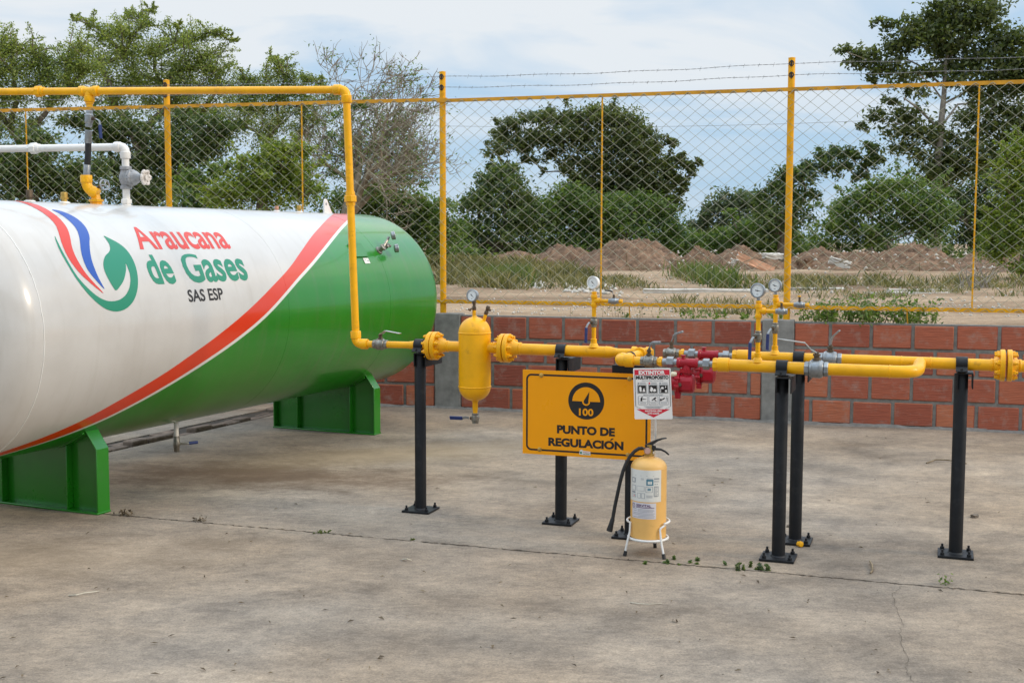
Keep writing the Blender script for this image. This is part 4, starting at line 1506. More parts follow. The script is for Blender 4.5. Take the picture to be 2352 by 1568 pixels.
def reg_line(Y, x0, dz, lever, hidden=False):
    """valve, union, regulator, union from the valve centre x0"""
    Z = PZ + dz
    ball_valve(mf, V3(x0, Y, Z), XA, .0205, .088, lever, body=castst, stem=.04, grip=galv, gripfrom=1)
    mb_ = MB()
    mb_.lathe((x0 + .043, Y, Z), XA, [(0, .019), (.008, .019), (.01, .025), (.022, .027), (.026, .025), (.028, .017), (.034, .017)], 8)
    mb_.build('hex_nipple', yellow, mf, ang=28)
    mb_ = MB()
    xx = x0 + .072
    mb_.lathe((xx, Y, Z), XA, [(0, .0185), (.022, .0185)], 16)
    mb_.lathe((xx + .022, Y, Z), XA, [(0, .027), (.003, .029), (.032, .029), (.035, .027)], 6, phase=.3)
    mb_.lathe((xx + .055, Y, Z), XA, [(0, .0165), (.03, .0165)], 16)
    mb_.build('union_nut', galv, mf, ang=28)
    xr = x0 + .148
    mb_ = MB()
    mb_.lathe((xr, Y, Z - .002), XA, [(0, .024), (.003, .0275), (.014, .028), (.018, .024), (.092, .024), (.096, .027), (.107, .027), (.110, .023)], 24)
    mb_.lathe((xr + .03, Y, Z + .018), ZA, [(0, .009), (.012, .008), (.013, .013), (.02, .013), (.021, .010)], 14)
    mb_.lathe((xr + .050, Y, Z - .010), (0, 0, -1), [(0, .021), (.022, .024), (.024, .034), (.040, .034), (.042, .026), (.07, .025)], 24)
    for a in np.linspace(0, 2 * pi, 5)[:-1] + .5:
        mb_.lathe((xr + .05 + .030 * math.cos(a), Y + .030 * math.sin(a), Z - .030), (0, 0, -1), [(0, .0075), (.022, .0075)], 6)
    rg = mb_.build('gas_regulator', redp, mf, ang=30)
    zc2 = Z - .108
    mb_ = MB()
    mb_.lathe((xr + .018, Y, zc2), XA, [(0, .047), (.004, .049), (.062, .049), (.070, .044), (.074, .03)], 32)
    mb_.box((xr + .056, Y - .034, zc2 - .004), (.05, .03, .05))
    mb_.build('actuator_body', redp, rg, ang=30, bevel=.003)
    mb_ = MB()
    mb_.lathe((xr + .002, Y, zc2), XA, [(0, .050), (.002, .056), (.015, .056), (.017, .050)], 32)
    for i in range(8):
        a = 2 * pi * i / 8 + .2
        mb_.lathe((xr - .004, Y + .055 * math.cos(a), zc2 + .055 * math.sin(a)), XA, [(0, .009), (.004, .010), (.021, .010), (.025, .006)], 8)
    mb_.box((xr + .012, Y - .03, zc2 - .062), (.026, .022, .026))
    mb_.build('diaphragm_flange', redp, rg, ang=30)
    mb_ = MB()
    mb_.lathe((xr + .002, Y, zc2), (-1, 0, 0), [(0, .042), (.006, .040), (.05, .037), (.075, .036), (.08, .030), (.095, .030), (.098, .024)], 28)
    mb_.build('spring_bonnet', redp, rg, ang=30)
    mb_ = MB()
    mb_.lathe((xr + .006, Y - .035, zc2 + .050), (-1, 0, 0), [(0, .009), (.006, .0125), (.026, .013), (.030, .009)], 14)
    mb_.build('vent_plug', cream, rg)
    mb_ = MB()
    mb_.lathe((xr + .024, Y - .048, zc2 - .002), (0, -1, 0), [(0, .011), (.004, .011), (.005, .007), (.007, .007)], 6)
    mb_.build('drain_screw', oldbrass, rg)
    mb_ = MB()
    xx = xr + .108
    mb_.lathe((xx, Y, Z - .004), XA, [(0, .0165), (.028, .0165)], 16)
    mb_.lathe((xx + .026, Y, Z - .004), XA, [(0, .027), (.003, .029), (.030, .029), (.033, .027)], 6, phase=.3 if Y else .8)
    mb_.lathe((xx + .058, Y, Z - .004), XA, [(0, .016), (.022, .016)], 16)
    mb_.build('union_nut', galv, mf, ang=28)
    xe = xx + .076
    mb_ = MB()
    mb_.lathe((xe, Y, Z - .004), XA, [(0, .018), (.002, .034), (.012, .036), (.024, .033), (.026, .029)], 8, phase=.39)
    mb_.lathe((xe + .025, Y, Z - .004), XA, [(0, .034), (.004, .0365), (.058, .0365), (.060, .032)], 26)
    mb_.build('bell_reducer', yellow, mf, ang=28)
    return xe + .08


xf = reg_line(FO, 1.464, -.004, [(0, 0, 0), (.008, 0, .024), (.020, 0, .034), (.060, -.004, .036)])
xb = reg_line(0, 1.503, .006, [(0, 0, 0), (.010, 0, .030), (.026, 0, .044), (.062, .0, .056)])
pipe('outlet_pipe', [V3(xf - .01, FO, PZ - .008), V3(2.29, FO, PZ - .012)], .0305, yellow, mf)
pipe('outlet_pipe', [V3(xb - .01, 0, PZ + .002), V3(2.30, 0, PZ + .002)], .0295, yellow, mf)
ball_valve(mf, V3(2.310, FO, PZ - .012), XA, .0305, .115, [(0, 0, .0), (-.028, 0, .014), (-.058, -.004, .048), (-.19, -.03, .066)], body=galv, stem=.042, grip='bare')
ball_valve(mf, V3(2.345, 0, PZ + .002), XA, .0285, .118, [(0, 0, 0), (.004, 0, .028), (.012, -.0, .048), (.045, -.01, .080)], body=galv, stem=.038, grip=None)
pipe('outlet_pipe', [V3(2.36, FO, PZ - .012), V3(2.66, FO, PZ - .012)], .0305, yellow, mf)
pipe('outlet_pipe', [V3(2.395, 0, PZ + .002), V3(3.15, 0, PZ)], .0300, yellow, mf)
mb = MB()
mb.tube([V3(2.655, FO, PZ - .012)] + arc3(V3(2.675, FO, PZ - .012), V3(2.775, FO, PZ - .012), V3(2.785, FO + .10, PZ - .008), 10) + [V3(2.788, FO + .2, PZ - .004), V3(2.79, -.01, PZ)], .0308, 20)
mb.build('return_bend', yellow, mf)
for x, y in ((2.656, FO), (2.700, 0), (2.842, 0)):
    mb = MB()
    mb.lathe((x - .004, y, PZ - (.012 if y else 0)), XA, [(0, .030), (.002, .0325), (.006, .0325), (.008, .030)], 22)
    mb.build('weld_bead', yellow, mf)
flange(mf, 3.1925, 0, PZ + .001, -1, .030, R=.080, th=.024, ph=.12, neck=.03)
flange(mf, 3.2015, 0, PZ + .001, 1, .030, R=.080, th=.024, ph=.12, neck=.03)
pipe('outlet_pipe', [V3(3.25, 0, PZ), V3(6.5, 0, PZ - .02)], .030, yellow, mf)


def branch(X, Y, z0, vz, tz, gzc, r, side_dir, side_z, side_len, grip_side, gR, needle, sidelever, rim=galv):
    mb_ = MB()
    mb_.lathe((X, Y, z0), ZA, [(0, r * 2.6), (.008, r * 2.1), (.018, r * 1.75), (.022, r * 1.45), (.045, r * 1.4), (.047, r)], 16)
    mb_.build('weld_outlet', yellow, mf)
    pipe('gauge_pipe', [V3(X, Y, z0 + .03), V3(X, Y, vz - .025)], r, yellow, mf, 14)
    ball_valve(mf, V3(X, Y, vz), ZA, r * 1.1, .058, [(-.002, -.004, 0), (-.010, -.008, -.012), (-.018, -.010, -.030), (-.020, -.012, -.115)], body=castst, upv=(-.5, -.86, 0), stem=.014, grip=blueg, gripfrom=2)
    pipe('gauge_pipe', [V3(X, Y, vz + .025), V3(X, Y, tz - .02)], r, yellow, mf, 14)
    tee(mf, V3(X, Y, tz), ZA, -ZA, side_dir, r, yellow, .033)
    mb_ = MB()
    mb_.lathe((X, Y, tz + .034), ZA, [(0, r * 1.05), (.006, r * 1.05), (.007, r * 1.3), (.016, r * 1.3), (.018, r * .8)], 6)
    mb_.build('bushing', yellow, mf, ang=28)
    sd_ = Vector(side_dir).normalized()
    p0 = V3(X, Y, tz) + sd_ * .03
    p1 = p0 + sd_ * side_len
    pipe('side_pipe', [p0, p1], r * .88, yellow, mf, 12)
    vcx = p1 + sd_ * .028
    ball_valve(mf, vcx, sd_, r * 1.0, .058, sidelever[0], body=galv, stem=.02, grip=sidelever[1], gripfrom=1)
    if sidelever[2]:
        mb_ = MB()
        mb_.lathe(vcx + sd_ * .028, sd_, [(0, r * .8), (.008, r * .8), (.009, r * 1.1), (.020, r * 1.1), (.022, r * .6)], 6)
        mb_.build('pipe_plug', yellow, mf, ang=28)
    gauge(mf, V3(X - .002, Y - .004, gzc), V3(-.30, -.95, .03), gR, needle, rim, gzc - gR - (tz + .048))


branch(1.063, 0, 1.010, 1.150, 1.268, 1.369, .0122, (1, 0, 0), 0, .055, 0, .0345, -42, ([(-.004, 0, .002), (-.008, 0, .016), (-.018, 0, .022), (-.05, -.004, .024)], rubber, True), whitep)
branch(2.021, FO, .995, 1.124, 1.252, 1.354, .0118, (1, 0, 0), 0, .055, 0, .0355, -8, ([(0, 0, 0), (0, -.010, .01), (0, -.02, .012), (0, -.035, .012)], yellow, False))
branch(2.059, 0, 1.003, 1.142, 1.267, 1.367, .0118, (1, 0, 0), 0, .065, 0, .0335, -18, ([(0, 0, 0), (0, -.010, .01), (0, -.02, .012), (0, -.035, .012)], yellow, True))

# ---------- support posts
def post(label, X, Y, pz, brackets, strap=True, style='channel'):
    t_ = empty('support_post', RO + re * X + rk * Y, label, 'support post', RA, 'black pipe support posts', off=(0, 0, 0))
    top = pz - .034 - .012
    mb_ = MB()
    mb_.lathe((0, 0, .012), ZA, [(0, .0335), (top - .012 - .004, .0335), (top - .012, .031)], 28)
    mb_.lathe((0, 0, .012), ZA, [(0, .040), (.005, .037), (.008, .0335)], 28)
    mb_.build('shaft', black, t_)
    mb_ = MB()
    mb_.box((0, 0, .007), (.172, .172, .012))
    bp_ = mb_.build('base_plate', black, t_, bevel=.0015)
    for sx in (-1, 1):
        for sy in (-1, 1):
            mb_ = MB()
            c_ = V3(sx * .064, sy * .064, .0131)
            mb_.lathe(c_, ZA, [(0, .013), (.002, .013)], 14)
            mb_.lathe(c_ + V3(0, 0, .002), ZA, [(0, .011), (.010, .011), (.0115, .009)], 6, phase=random.random())
            mb_.lathe(c_ + V3(0, 0, .013), ZA, [(0, .006), (.014, .006), (.015, .004)], 10)
            mb_.build('bolt', black, bp_, ang=28)
    mb_ = MB()
    if style == 'channel':
        y0, y1 = brackets
        cx = .018
        L_ = y1 - y0
        ym = (y0 + y1) / 2
        mb_.box((cx, ym, top + .002), (.078, L_, .006))
        mb_.box((cx + .036, ym, top - .0375), (.006, L_ - .002, .073))
        mb_.box((cx - .036, ym, top - .0375), (.006, L_ - .002, .073))
    elif style == 'angle':
        mb_.box((.0, .03, top + .002), (.13, .17, .006))
        mb_.box((.0, -.052, top - .032), (.128, .006, .062))
    else:
        mb_.box((.01, brackets[0], top - .036), (.22, .055, .078))
    mb_.build('bracket', black, t_, ang=25, bevel=.0015)
    if strap:
        mb_ = MB()
        yo = -Y if style != 'beam' else 0
        W2 = .028
        ro = .0385
        vs, fs = [], []
        n = 20
        arc = [(-.062, pz - .030)] + [(ro * math.cos(a), pz + ro * math.sin(a)) for a in np.linspace(pi * 1.08, -pi * .08, n)] + [(.062, pz - .030)]
        for (yy, z) in arc:
            for x in (-W2, W2):
                vs.append((x, yy, z))
        m_ = len(arc)
        arc2 = [(-.062, pz - .034)] + [((ro - .005) * math.cos(a), pz + (ro - .005) * math.sin(a)) for a in np.linspace(pi * 1.06, -pi * .06, n)] + [(.062, pz - .034)]
        for (yy, z) in arc2:
            for x in (-W2, W2):
                vs.append((x, yy, z))
        for i in range(m_ - 1):
            a, b_ = i * 2, i * 2 + 2
            c_, d_ = 2 * m_ + i * 2, 2 * m_ + i * 2 + 2
            fs += [(a, b_, b_ + 1, a + 1), (c_, c_ + 1, d_ + 1, d_), (a, c_, d_, b_), (a + 1, b_ + 1, d_ + 1, c_ + 1)]
        fs += [(0, 1, 2 * m_ + 1, 2 * m_), (2 * m_ - 2, 4 * m_ - 2, 4 * m_ - 1, 2 * m_ - 1)]
        mb_.add(vs, fs)
        for yy in (-.052, .052):
            mb_.lathe((0, yy, pz - .031), ZA, [(0, .009), (.008, .009), (.009, .006), (.014, .005)], 6)
        mb_.build('pipe_clamp', black, t_, ang=30)
    return t_


post('black support post under the first flange, beside the green tank end', .004, 0, PZ + .003, (-.05, .20))
post('black support post behind the orange sign, left of the extinguisher', .876, .0, PZ, (-.05, .19))
post('black support post partly hidden behind the fire extinguisher', 1.330, -.185, PZ - .002, (-.02, .1), False, 'beam')
post('front post of the close pair of black posts, under the nearer yellow pipe', 2.143, FO, PZ - .012, (-.085, .10))
post('rear post of the close pair of black posts, under the farther yellow pipe', 2.185, 0, PZ + .002, (-.05, .14))
post('black support post standing alone at right under the joined outlet pipe', 2.990, 0, PZ, (-.05, .10))

# ---------- regulation sign
SO = -.262
sg = row_thing('regulation_sign', 'orange sign with gauge symbol reading PUNTO DE REGULACIÓN', 'sign', 1.093, SO)
sx0, sx1, sz0, sz1 = .734, 1.452, .434, .898
mb = MB()
mb.box(((sx0 + sx1) / 2, SO + .0015, (sz0 + sz1) / 2), (sx1 - sx0, .003, sz1 - sz0))
mb.build('sign_panel', signy, sg)
mb = MB()
for z in (sz0 + .08, sz1 - .08):
    mb.box((1.093, SO + .016, z), (.60, .025, .025))
mb.box((.876, SO + .13, .60), (.03, .21, .03))
mb.build('mounting_rail', black, sg)
LY = lambda n: (lambda x, z: V3(x, SO - .0006 * n, z))


def rrect(x0, z0, x1, z1, r, n=6):
    p = []
    for cx, cz, a0 in ((x1 - r, z1 - r, 0), (x0 + r, z1 - r, 90), (x0 + r, z0 + r, 180), (x1 - r, z0 + r, 270)):
        for i in range(n + 1):
            a = R_(a0 + 90 * i / n)
            p.append((cx + r * math.cos(a), cz + r * math.sin(a)))
    return p


def ring2(outer, inner):
    n = len(outer)
    return outer + inner, [(i, (i + 1) % n, n + (i + 1) % n, n + i) for i in range(n)]


def disc(cx, cz, r, n=48, a0=0, a1=360):
    return [(cx + r * math.cos(R_(a0 + (a1 - a0) * i / n)), cz + r * math.sin(R_(a0 + (a1 - a0) * i / n))) for i in range(n + (1 if a1 - a0 < 360 else 0))]


vs, fs = ring2(rrect(sx0 + .020, sz0 + .020, sx1 - .018, sz1 - .021, .030), rrect(sx0 + .030, sz0 + .030, sx1 - .028, sz1 - .031, .021))
flat(vs, fs, LY(1), 'border_line', inkb, sg)
CX_, CZ_ = 1.096, .741
d_ = disc(CX_, CZ_, .1005, 64)
sy_ = flat(d_, [tuple(range(64))], LY(1), 'gauge_symbol', inkb, sg)
d_ = disc(CX_, CZ_ - .003, .0775, 40, 0, 180)
flat(d_, [tuple(range(len(d_)))], LY(2), 'symbol_dial', signy, sy_)
d_ = disc(CX_, CZ_ - .003, .0225, 32)
flat(d_, [tuple(range(32))], LY(3), 'symbol_hub', signy, sy_)
tip = (CX_ + .018, CZ_ + .052)
nd_ = [(CX_ + .0135 * math.cos(R_(a)), CZ_ - .004 + .0135 * math.sin(R_(a))) for a in np.linspace(150, 378, 20)] + [tip]
flat(nd_, [tuple(range(len(nd_)))], LY(4), 'symbol_needle', inkb, sy_)
lettering('100', lambda x, y: V3(CX_ - .040 + x * .081, SO - .0012, CZ_ - .079 + y * .038), 'lettering', signy, sg, .03)
lettering('PUNTO DE', lambda x, y: V3(.932 + x * .325, SO - .0007, .5595 + y * .0435), 'lettering', inkb, sg, .052)
lettering('REGULACION', lambda x, y: V3(.883 + x * .422, SO - .0007, .488 + y * .0435), 'lettering', inkb, sg, .050)
flat([(1.230, .5345), (1.239, .5345), (1.252, .5455), (1.239, .5455)], [(0, 1, 2, 3)], LY(1), 'lettering', inkb, sg)
for x, z in ((.841, .870), (1.334, .870), (.833, .461), (1.33, .461)):
    mb = MB()
    mb.lathe((x, SO, z), (0, -1, 0), [(0, .0125), (.0012, .0125), (.002, .010), (.005, .009), (.0065, .005)], 18)
    mb.build('bolt', brass, sg)
st_ = flat([(1.059, .447), (1.122, .446), (1.122, .466), (1.082, .469), (1.072, .476), (1.062, .470)], [(0, 1, 2, 3, 4, 5)], LY(2), 'sticker', paper, sg)
flat(disc(1.069, .458, .006, 16), [tuple(range(16))], LY(3), 'sticker_mark', logogreen, st_)
lettering('Araucana', lambda x, y: V3(1.080 + x * .038, SO - .0018, .4585 + y * .0055), 'lettering', logored, st_, .02)
lettering('de Gases', lambda x, y: V3(1.082 + x * .036, SO - .0018, .4500 + y * .0055), 'lettering', logogreen, st_, .02)

# ---------- fire extinguisher, its stand and sign
EC = Vector((.702, 6.055, 0))
stn = empty('extinguisher_stand', (EC.x, EC.y, 0), 'white wire floor stand with black feet holding the extinguisher', 'stand')
fr = .0055
mb = MB()
mb.tube([(EC.x + .101 * math.cos(a), EC.y + .101 * math.sin(a), .086) for a in np.linspace(0, 2 * pi, 48)], .0065, 8)
for rr_ in (.03, .065):
    mb.tube([(EC.x - .1, EC.y - rr_ + .03, .080), (EC.x + .1, EC.y - rr_ + .03, .080)], .004, 6)
mb.build('base_ring', whitep, stn)
mb = MB()
mb.tube([(EC.x + .108 * math.cos(a), EC.y + .108 * math.sin(a), .172) for a in np.linspace(R_(-48), R_(198), 40)], fr, 8)
mb.build('guard_ring', whitep, stn)
feet = [((.577, 6.000), (.604, 6.02), .168), ((.771, 5.935), (.752, 5.975), .150), ((.752, 6.165), (.742, 6.14), .165)]
for (fx, fy), (tx, ty), zt_ in feet:
    mb = MB()
    if zt_ < .16:
        mb.tube([(fx, fy, .006), (tx + .008, ty - .012, .07), (tx, ty - .006, .14), (tx + .004, ty - .004, .150), (tx + .022, ty + .004, .160), (tx + .03, ty + .012, .172)], fr, 8)
    else:
        mb.tube([(fx, fy, .006), ((fx + tx) / 2, (fy + ty) / 2, .07), (tx, ty, .12), (tx + .003, ty + .006, zt_ + .004)], fr, 8)
    lg = mb.build('leg', whitep, stn)
    mb = MB()
    d_ = Vector((tx - fx, ty - fy, .11)).normalized()
    mb.cyl(Vector((fx, fy, .0)), Vector((fx, fy, .0)) + d_ * .026, .0095, .009, 12)
    mb.build('foot', rubber, lg)
mb = MB()
mb.tube([(.742, 6.158, .09), (.744, 6.158, .45), (.738, 6.09, .60), (.732, 6.041, .70), (.726, 6.038, .90)], .0048, 8)
mb.build('sign_rod', whitep, stn)

fe = empty('fire_extinguisher', (EC.x, EC.y, .088), 'tall faded yellow fire extinguisher with black hose in a wire stand', 'fire extinguisher', off=(EC.x, EC.y, .088))
ER = .0915
mb = MB()
pe = [(.088, ER * .93), (.092, ER)]
pe += [(.448, ER)]
for i in range(1, 11):
    b_ = pi / 2 * i / 10
    pe.append((.448 + .052 * math.sin(b_), .024 + (ER - .024) * math.cos(b_)))
pe.append((.512, .023))
mb.lathe((EC.x, EC.y, 0), ZA, pe, 56)
mb.build('cylinder', extm, fe, ang=40)
mb = MB()
mb.lathe((EC.x, EC.y, .446), ZA, [(0, ER), (.002, ER + .001), (.004, ER)], 56)
mb.build('shoulder_seam', extm, fe)
mb = MB()
mb.lathe((EC.x, EC.y, .508), ZA, [(0, .027), (.008, .027), (.009, .020), (.03, .020), (.034, .016), (.055, .016), (.058, .010)], 16)
hd = mb.build('valve_head', brass, fe, ang=30)
gc_ = Vector((EC.x - .012, EC.y - .030, .537))
mb = MB()
mb.lathe(gc_ + Vector((0, .012, 0)), (0, -1, 0), [(0, .012), (.008, .014), (.009, .0175), (.018, .0175), (.019, .015)], 20)
gg = mb.build('pressure_gauge', pmat('coppery', (.50, .30, .20), .4, metal=.6, vary=.3), hd)
mb = MB()
mb.lathe(gc_ + Vector((0, -.0065, 0)), (0, -1, 0), [(0, .0140), (.001, .0140)], 20)
mb.build('dial', pmat('gauge_pink', (.55, .33, .28), .3, coat=.4), gg)


def exp_(x, y, Y=6.055):
    """extinguisher detail given on its own front plane"""
    return Vector((.609 + (x - 355) * .000475 + 0, Y, .311 - (y - 700) * .000483 + .0))


hose = [exp_(480, 215), exp_(440, 217), exp_(395, 245), exp_(345, 300), exp_(305, 370), exp_(272, 450), exp_(240, 570), exp_(212, 700), exp_(185, 830), exp_(163, 960)]
hose = [h + Vector((0, -.02 * (i / 9), 0)) for i, h in enumerate(hose)]
mb = MB()
mb.tube(hose, .0095, 12)
ho = mb.build('hose', rubber, fe)
mb = MB()
n0, n1 = hose[-1], exp_(124, 1105) + Vector((0, -.022, 0))
mb.lathe(n0, n1 - n0, [(0, .010), (.004, .0115), (.03, .0125), (.062, .016), (.068, .0155)], 14)
mb.build('nozzle', rubber, ho)
mb = MB()


def bar(P_, w_, th):
    vs, fs = [], []
    for i, p in enumerate(P_):
        d = (P_[min(i + 1, len(P_) - 1)] - P_[max(i - 1, 0)]).normalized()
        side = Vector((0, 1, 0))
        nv = d.cross(side).normalized()
        h = th[i] if isinstance(th, list) else th
        for a_, b_ in ((-1, -1), (1, -1), (1, 1), (-1, 1)):
            vs.append(p + side * w_ * a_ + nv * h * b_)
    for i in range(len(P_) - 1):
        for q in range(4):
            fs.append((i * 4 + q, i * 4 + (q + 1) % 4, i * 4 + 4 + (q + 1) % 4, i * 4 + 4 + q))
    fs += [(3, 2, 1, 0), tuple(len(vs) - 4 + q for q in range(4))]
    m_ = MB()
    m_.add(vs, fs)
    return m_


bar([exp_(508, 195), exp_(560, 172), exp_(640, 128), exp_(690, 112), exp_(737, 104)], .010, [.006, .009, .0045, .003, .002]).build('lever', rubber, hd, ang=30, bevel=.001)
bar([exp_(560, 205), exp_(620, 222), exp_(680, 228), exp_(725, 250), exp_(763, 282)], .010, [.008, .006, .0045, .004, .004]).build('carry_handle', rubber, hd, ang=30, bevel=.001)
mb = MB()
mb.cyl(exp_(530, 215) + Vector((0, -.012, 0)), exp_(560, 195) + Vector((0, .012, 0)), .012, n=10)
mb.box(exp_(570, 205), (.045, .018, .028), Matrix.Rotation(R_(20), 3, 'Y'))
mb.build('valve_block', rubber, hd, bevel=.002)
mb = MB()
mb.cyl(exp_(480, 215), exp_(515, 225), .008, n=10)
mb.build('hose_coupling', oldbrass, hd)


def cylmap(h=.0008):
    def fn(a, z):
        return Vector((EC.x + (ER + h) * math.sin(R_(a)), EC.y - (ER + h) * math.cos(R_(a)), z))
    return fn


def patch(a0, a1, z0, z1, mat, parent, name, h=.0008, n=16):
    vs = [(a0 + (a1 - a0) * i / n, z) for z in (z0, z1) for i in range(n + 1)]
    fs = [(i, i + 1, n + 2 + i, n + 1 + i) for i in range(n)]
    o = flat(vs, fs, cylmap(h), name, mat, parent)
    o.data.polygons.foreach_set('use_smooth', [True] * len(o.data.polygons))
    return o


lab = patch(-86, 36, .285, .448, paper, fe, 'instruction_label')
lab2 = patch(-68, 18, .198, .280, inklilac, fe, 'service_label')
marks = [(-72, 28, .418, .4195, inkg), (-70, -52, .380, .405, inkg), (-66, -56, .384, .401, paper), (-32, -22, .403, .4055, inkg), (-32, -22, .398, .3995, inkg),
         (-14, 8, .371, .402, inkteal), (-10, 4, .377, .392, paper), (-12, 6, .404, .407, inkg), (10, 28, .401, .408, inkg), (10, 28, .393, .395, inkg), (10, 28, .388, .390, inkg), (12, 16, .375, .379, inkg), (19, 23, .375, .379, inkg),
         (-70, -50, .340, .366, inkg), (-68, -52, .342, .364, paper), (-46, -20, .340, .366, inkg), (-45, -21, .3415, .3645, paper), (-40, -26, .350, .356, inkg), (-16, 6, .335, .365, inkg), (-14.5, 4.5, .337, .363, paper), (-10, 0, .344, .357, inkteal),
         (10, 26, .313, .366, inkg), (12, 24, .316, .363, paper), (-70, -52, .326, .335, inkg), (-70, -50, .305, .320, inkg), (-68, -52, .307, .318, paper), (-60, -56, .309, .315, inkr), (-44, -32, .303, .330, inkg), (-42.5, -33.5, .305, .328, paper), (-30, -18, .303, .330, inkg), (-28.5, -19.5, .305, .328, paper), (-14, 6, .318, .320, inkg), (-14, 6, .313, .315, inkg), (-14, 6, .308, .310, inkg), (-40, -36, .312, .322, inkg), (-26, -22, .312, .322, inkg)]
for i, (a0, a1, z0, z1, mt) in enumerate(marks):
    patch(a0, a1, z0, z1, mt, lab, 'label_print', .0012 + (.0005 if mt in (paper, inkr) else 0) + (.0005 if mt is inkteal else 0), 5)
for i in range(8):
    z = .364 - i * .0062
    patch(13, 22 + 2 * math.sin(i * 2.3), z - .004, z - .0015, inkg, lab, 'label_print', .0022, 4)
lettering('SERVITAL', lambda x, y: cylmap(.0014)(-48 + 50 * x, .2600 + y * .0125), 'lettering', inkpurple, lab2, .03)
for i, (a0, a1, z) in enumerate(((-50, 12, .254), (-62, -46, .246), (-42, 10, .2455), (-42, 12, .239), (-60, -46, .236), (-42, 8, .2325), (-62, 14, .225), (-62, 10, .218), (-40, 14, .211), (-62, 12, .204))):
    patch(a0, a1, z, z + .0032 - (.001 if i else 0), inkpurple if i == 0 else inkg, lab2, 'label_print', .0012, 8)
vs, fs = ring2(disc(-60, .262, 1.0, 20), disc(-60, .262, .75, 20))
flat([(-60 + (x + 60) * 7, .262 + (y - .262) * .0125) for x, y in vs], fs, cylmap(.0014), 'label_emblem', inkpurple, lab2)
patch(-61, -59, .256, .267, inkpurple, lab2, 'label_print', .0012, 2)

es = empty('extinguisher_sign', (.725, 6.034, .68), 'small white and red EXTINTOR notice on a thin rod above the extinguisher', 'sign', off=(.725, 6.034, .68))
q00, q10, q01, q11 = [at(*p, Y_) for p, Y_ in (((1454.1, 845.5), 6.030), ((1540.3, 845.0), 6.030), ((1457.8, 962.3), 6.034), ((1545.0, 962.3), 6.034))]


def es_map(n):
    def fn(u_, v_):
        v2 = v_
        p = q00 * (1 - u_) * (1 - v2) + q10 * u_ * (1 - v2) + q01 * (1 - u_) * v2 + q11 * u_ * v2
        return p + Vector((0, -.0006 * n, 0))
    return fn


mb = MB()
cr_ = rrect(0, 0, 1, 1, .02, 4)
mb.prism(cr_, lambda u_, v_, t_: es_map(0)(u_, v_) + Vector((0, t_, 0)), 0, .003)
mb.build('notice_board', pmat('white_acrylic', (.80, .78, .76), .3, coat=.3), es, ang=20)


def er(u0, v0, u1, v1, mt, n=1, name='printed_panel', parent=None):
    return flat([(u0, v1), (u1, v1), (u1, v0), (u0, v0)], [(0, 1, 2, 3)], es_map(n), name, mt, parent or es)


def etext(body, u0, u1, v0, v1, mt, n, bold=.03):
    lettering(body, lambda x, y: es_map(n)(u0 + (u1 - u0) * x, v1 + (v0 - v1) * y), 'lettering', mt, es, bold)


er(.033, .030, .968, .134, inkr, 1, 'red_band')
etext('EXTINTOR', .145, .845, .046, .118, inkw, 2, .05)
etext('MULTIPROPOSITO', .068, .935, .146, .212, inkb, 2, .05)
flat([(.66, .143), (.678, .143), (.70, .128), (.675, .128)], [(0, 1, 2, 3)], es_map(2), 'lettering', inkb, es)
etext('ÚSELO EN TODO TIPO DE FUEGO', .22, .79, .228, .258, inkg, 2, .01)
etext('INSTRUCCIONES DE MANEJO', .25, .77, .508, .535, inkg, 2, .015)
# frame line with slanted foot
lw = .009
fo = [(.04, .134), (.04, .745), (.185, .80)]
for pts in (fo, [(1 - x if True else x, y) for x, y in fo]):
    vs, fs = [], []
    for i, (x, y) in enumerate(pts):
        vs += [(x - lw / 1.4, y), (x + lw / 1.4, y)]
    fs = [(0, 1, 3, 2), (2, 3, 5, 4)]
    flat(vs, fs, es_map(2), 'frame_line', inkb, es)
flat([(.055, .802), (.945, .802), (.50, .965)], [(0, 2, 1)], es_map(1), 'red_arrow', inkr, es)
etext('MANTENGA LIBRE', .28, .72, .818, .852, inkw, 2, .03)
etext('ESTE LUGAR', .345, .655, .866, .902, inkw, 2, .03)
for i, u0 in enumerate((.105, .395, .680)):
    er(u0 - .008, .322, u0 + .238, .492, inkg, 2)
    er(u0 + .006, .332, u0 + .224, .482, paper, 3)
    pn = er(u0 + .012, .336, u0 + .218, .478, inkb, 4, 'pictogram')
    er(u0 + .005, .279, u0 + .045, .312, [inkg, inkr, inkg][i], 2)
    er(u0 + .07, .280, u0 + .22, .288, inkg, 2)
    er(u0 + .07, .300, u0 + .23, .308, inkg, 2)
    shapes = [[[(.05, .46), (.04, .37), (.07, .355), (.10, .375), (.10, .46)], [(.12, .46), (.15, .40), (.17, .385), (.20, .46)]],
              [[(.03, .44), (.06, .36), (.11, .385), (.12, .42), (.08, .465)], [(.11, .455), (.13, .41), (.17, .40), (.20, .44), (.16, .462)]],
              [[(.02, .47), (.03, .40), (.05, .37), (.10, .365), (.12, .40), (.08, .41), (.06, .39), (.04, .42), (.04, .47)], [(.14, .45), (.16, .42), (.20, .43), (.20, .465), (.16, .47)], [(.15, .36), (.17, .345), (.18, .37), (.16, .39)]]][i]
    for sh in shapes:
        flat([(u0 + a_, b_) for a_, b_ in sh], [tuple(range(len(sh)))], es_map(5), 'pictogram_shape', inkw, pn)
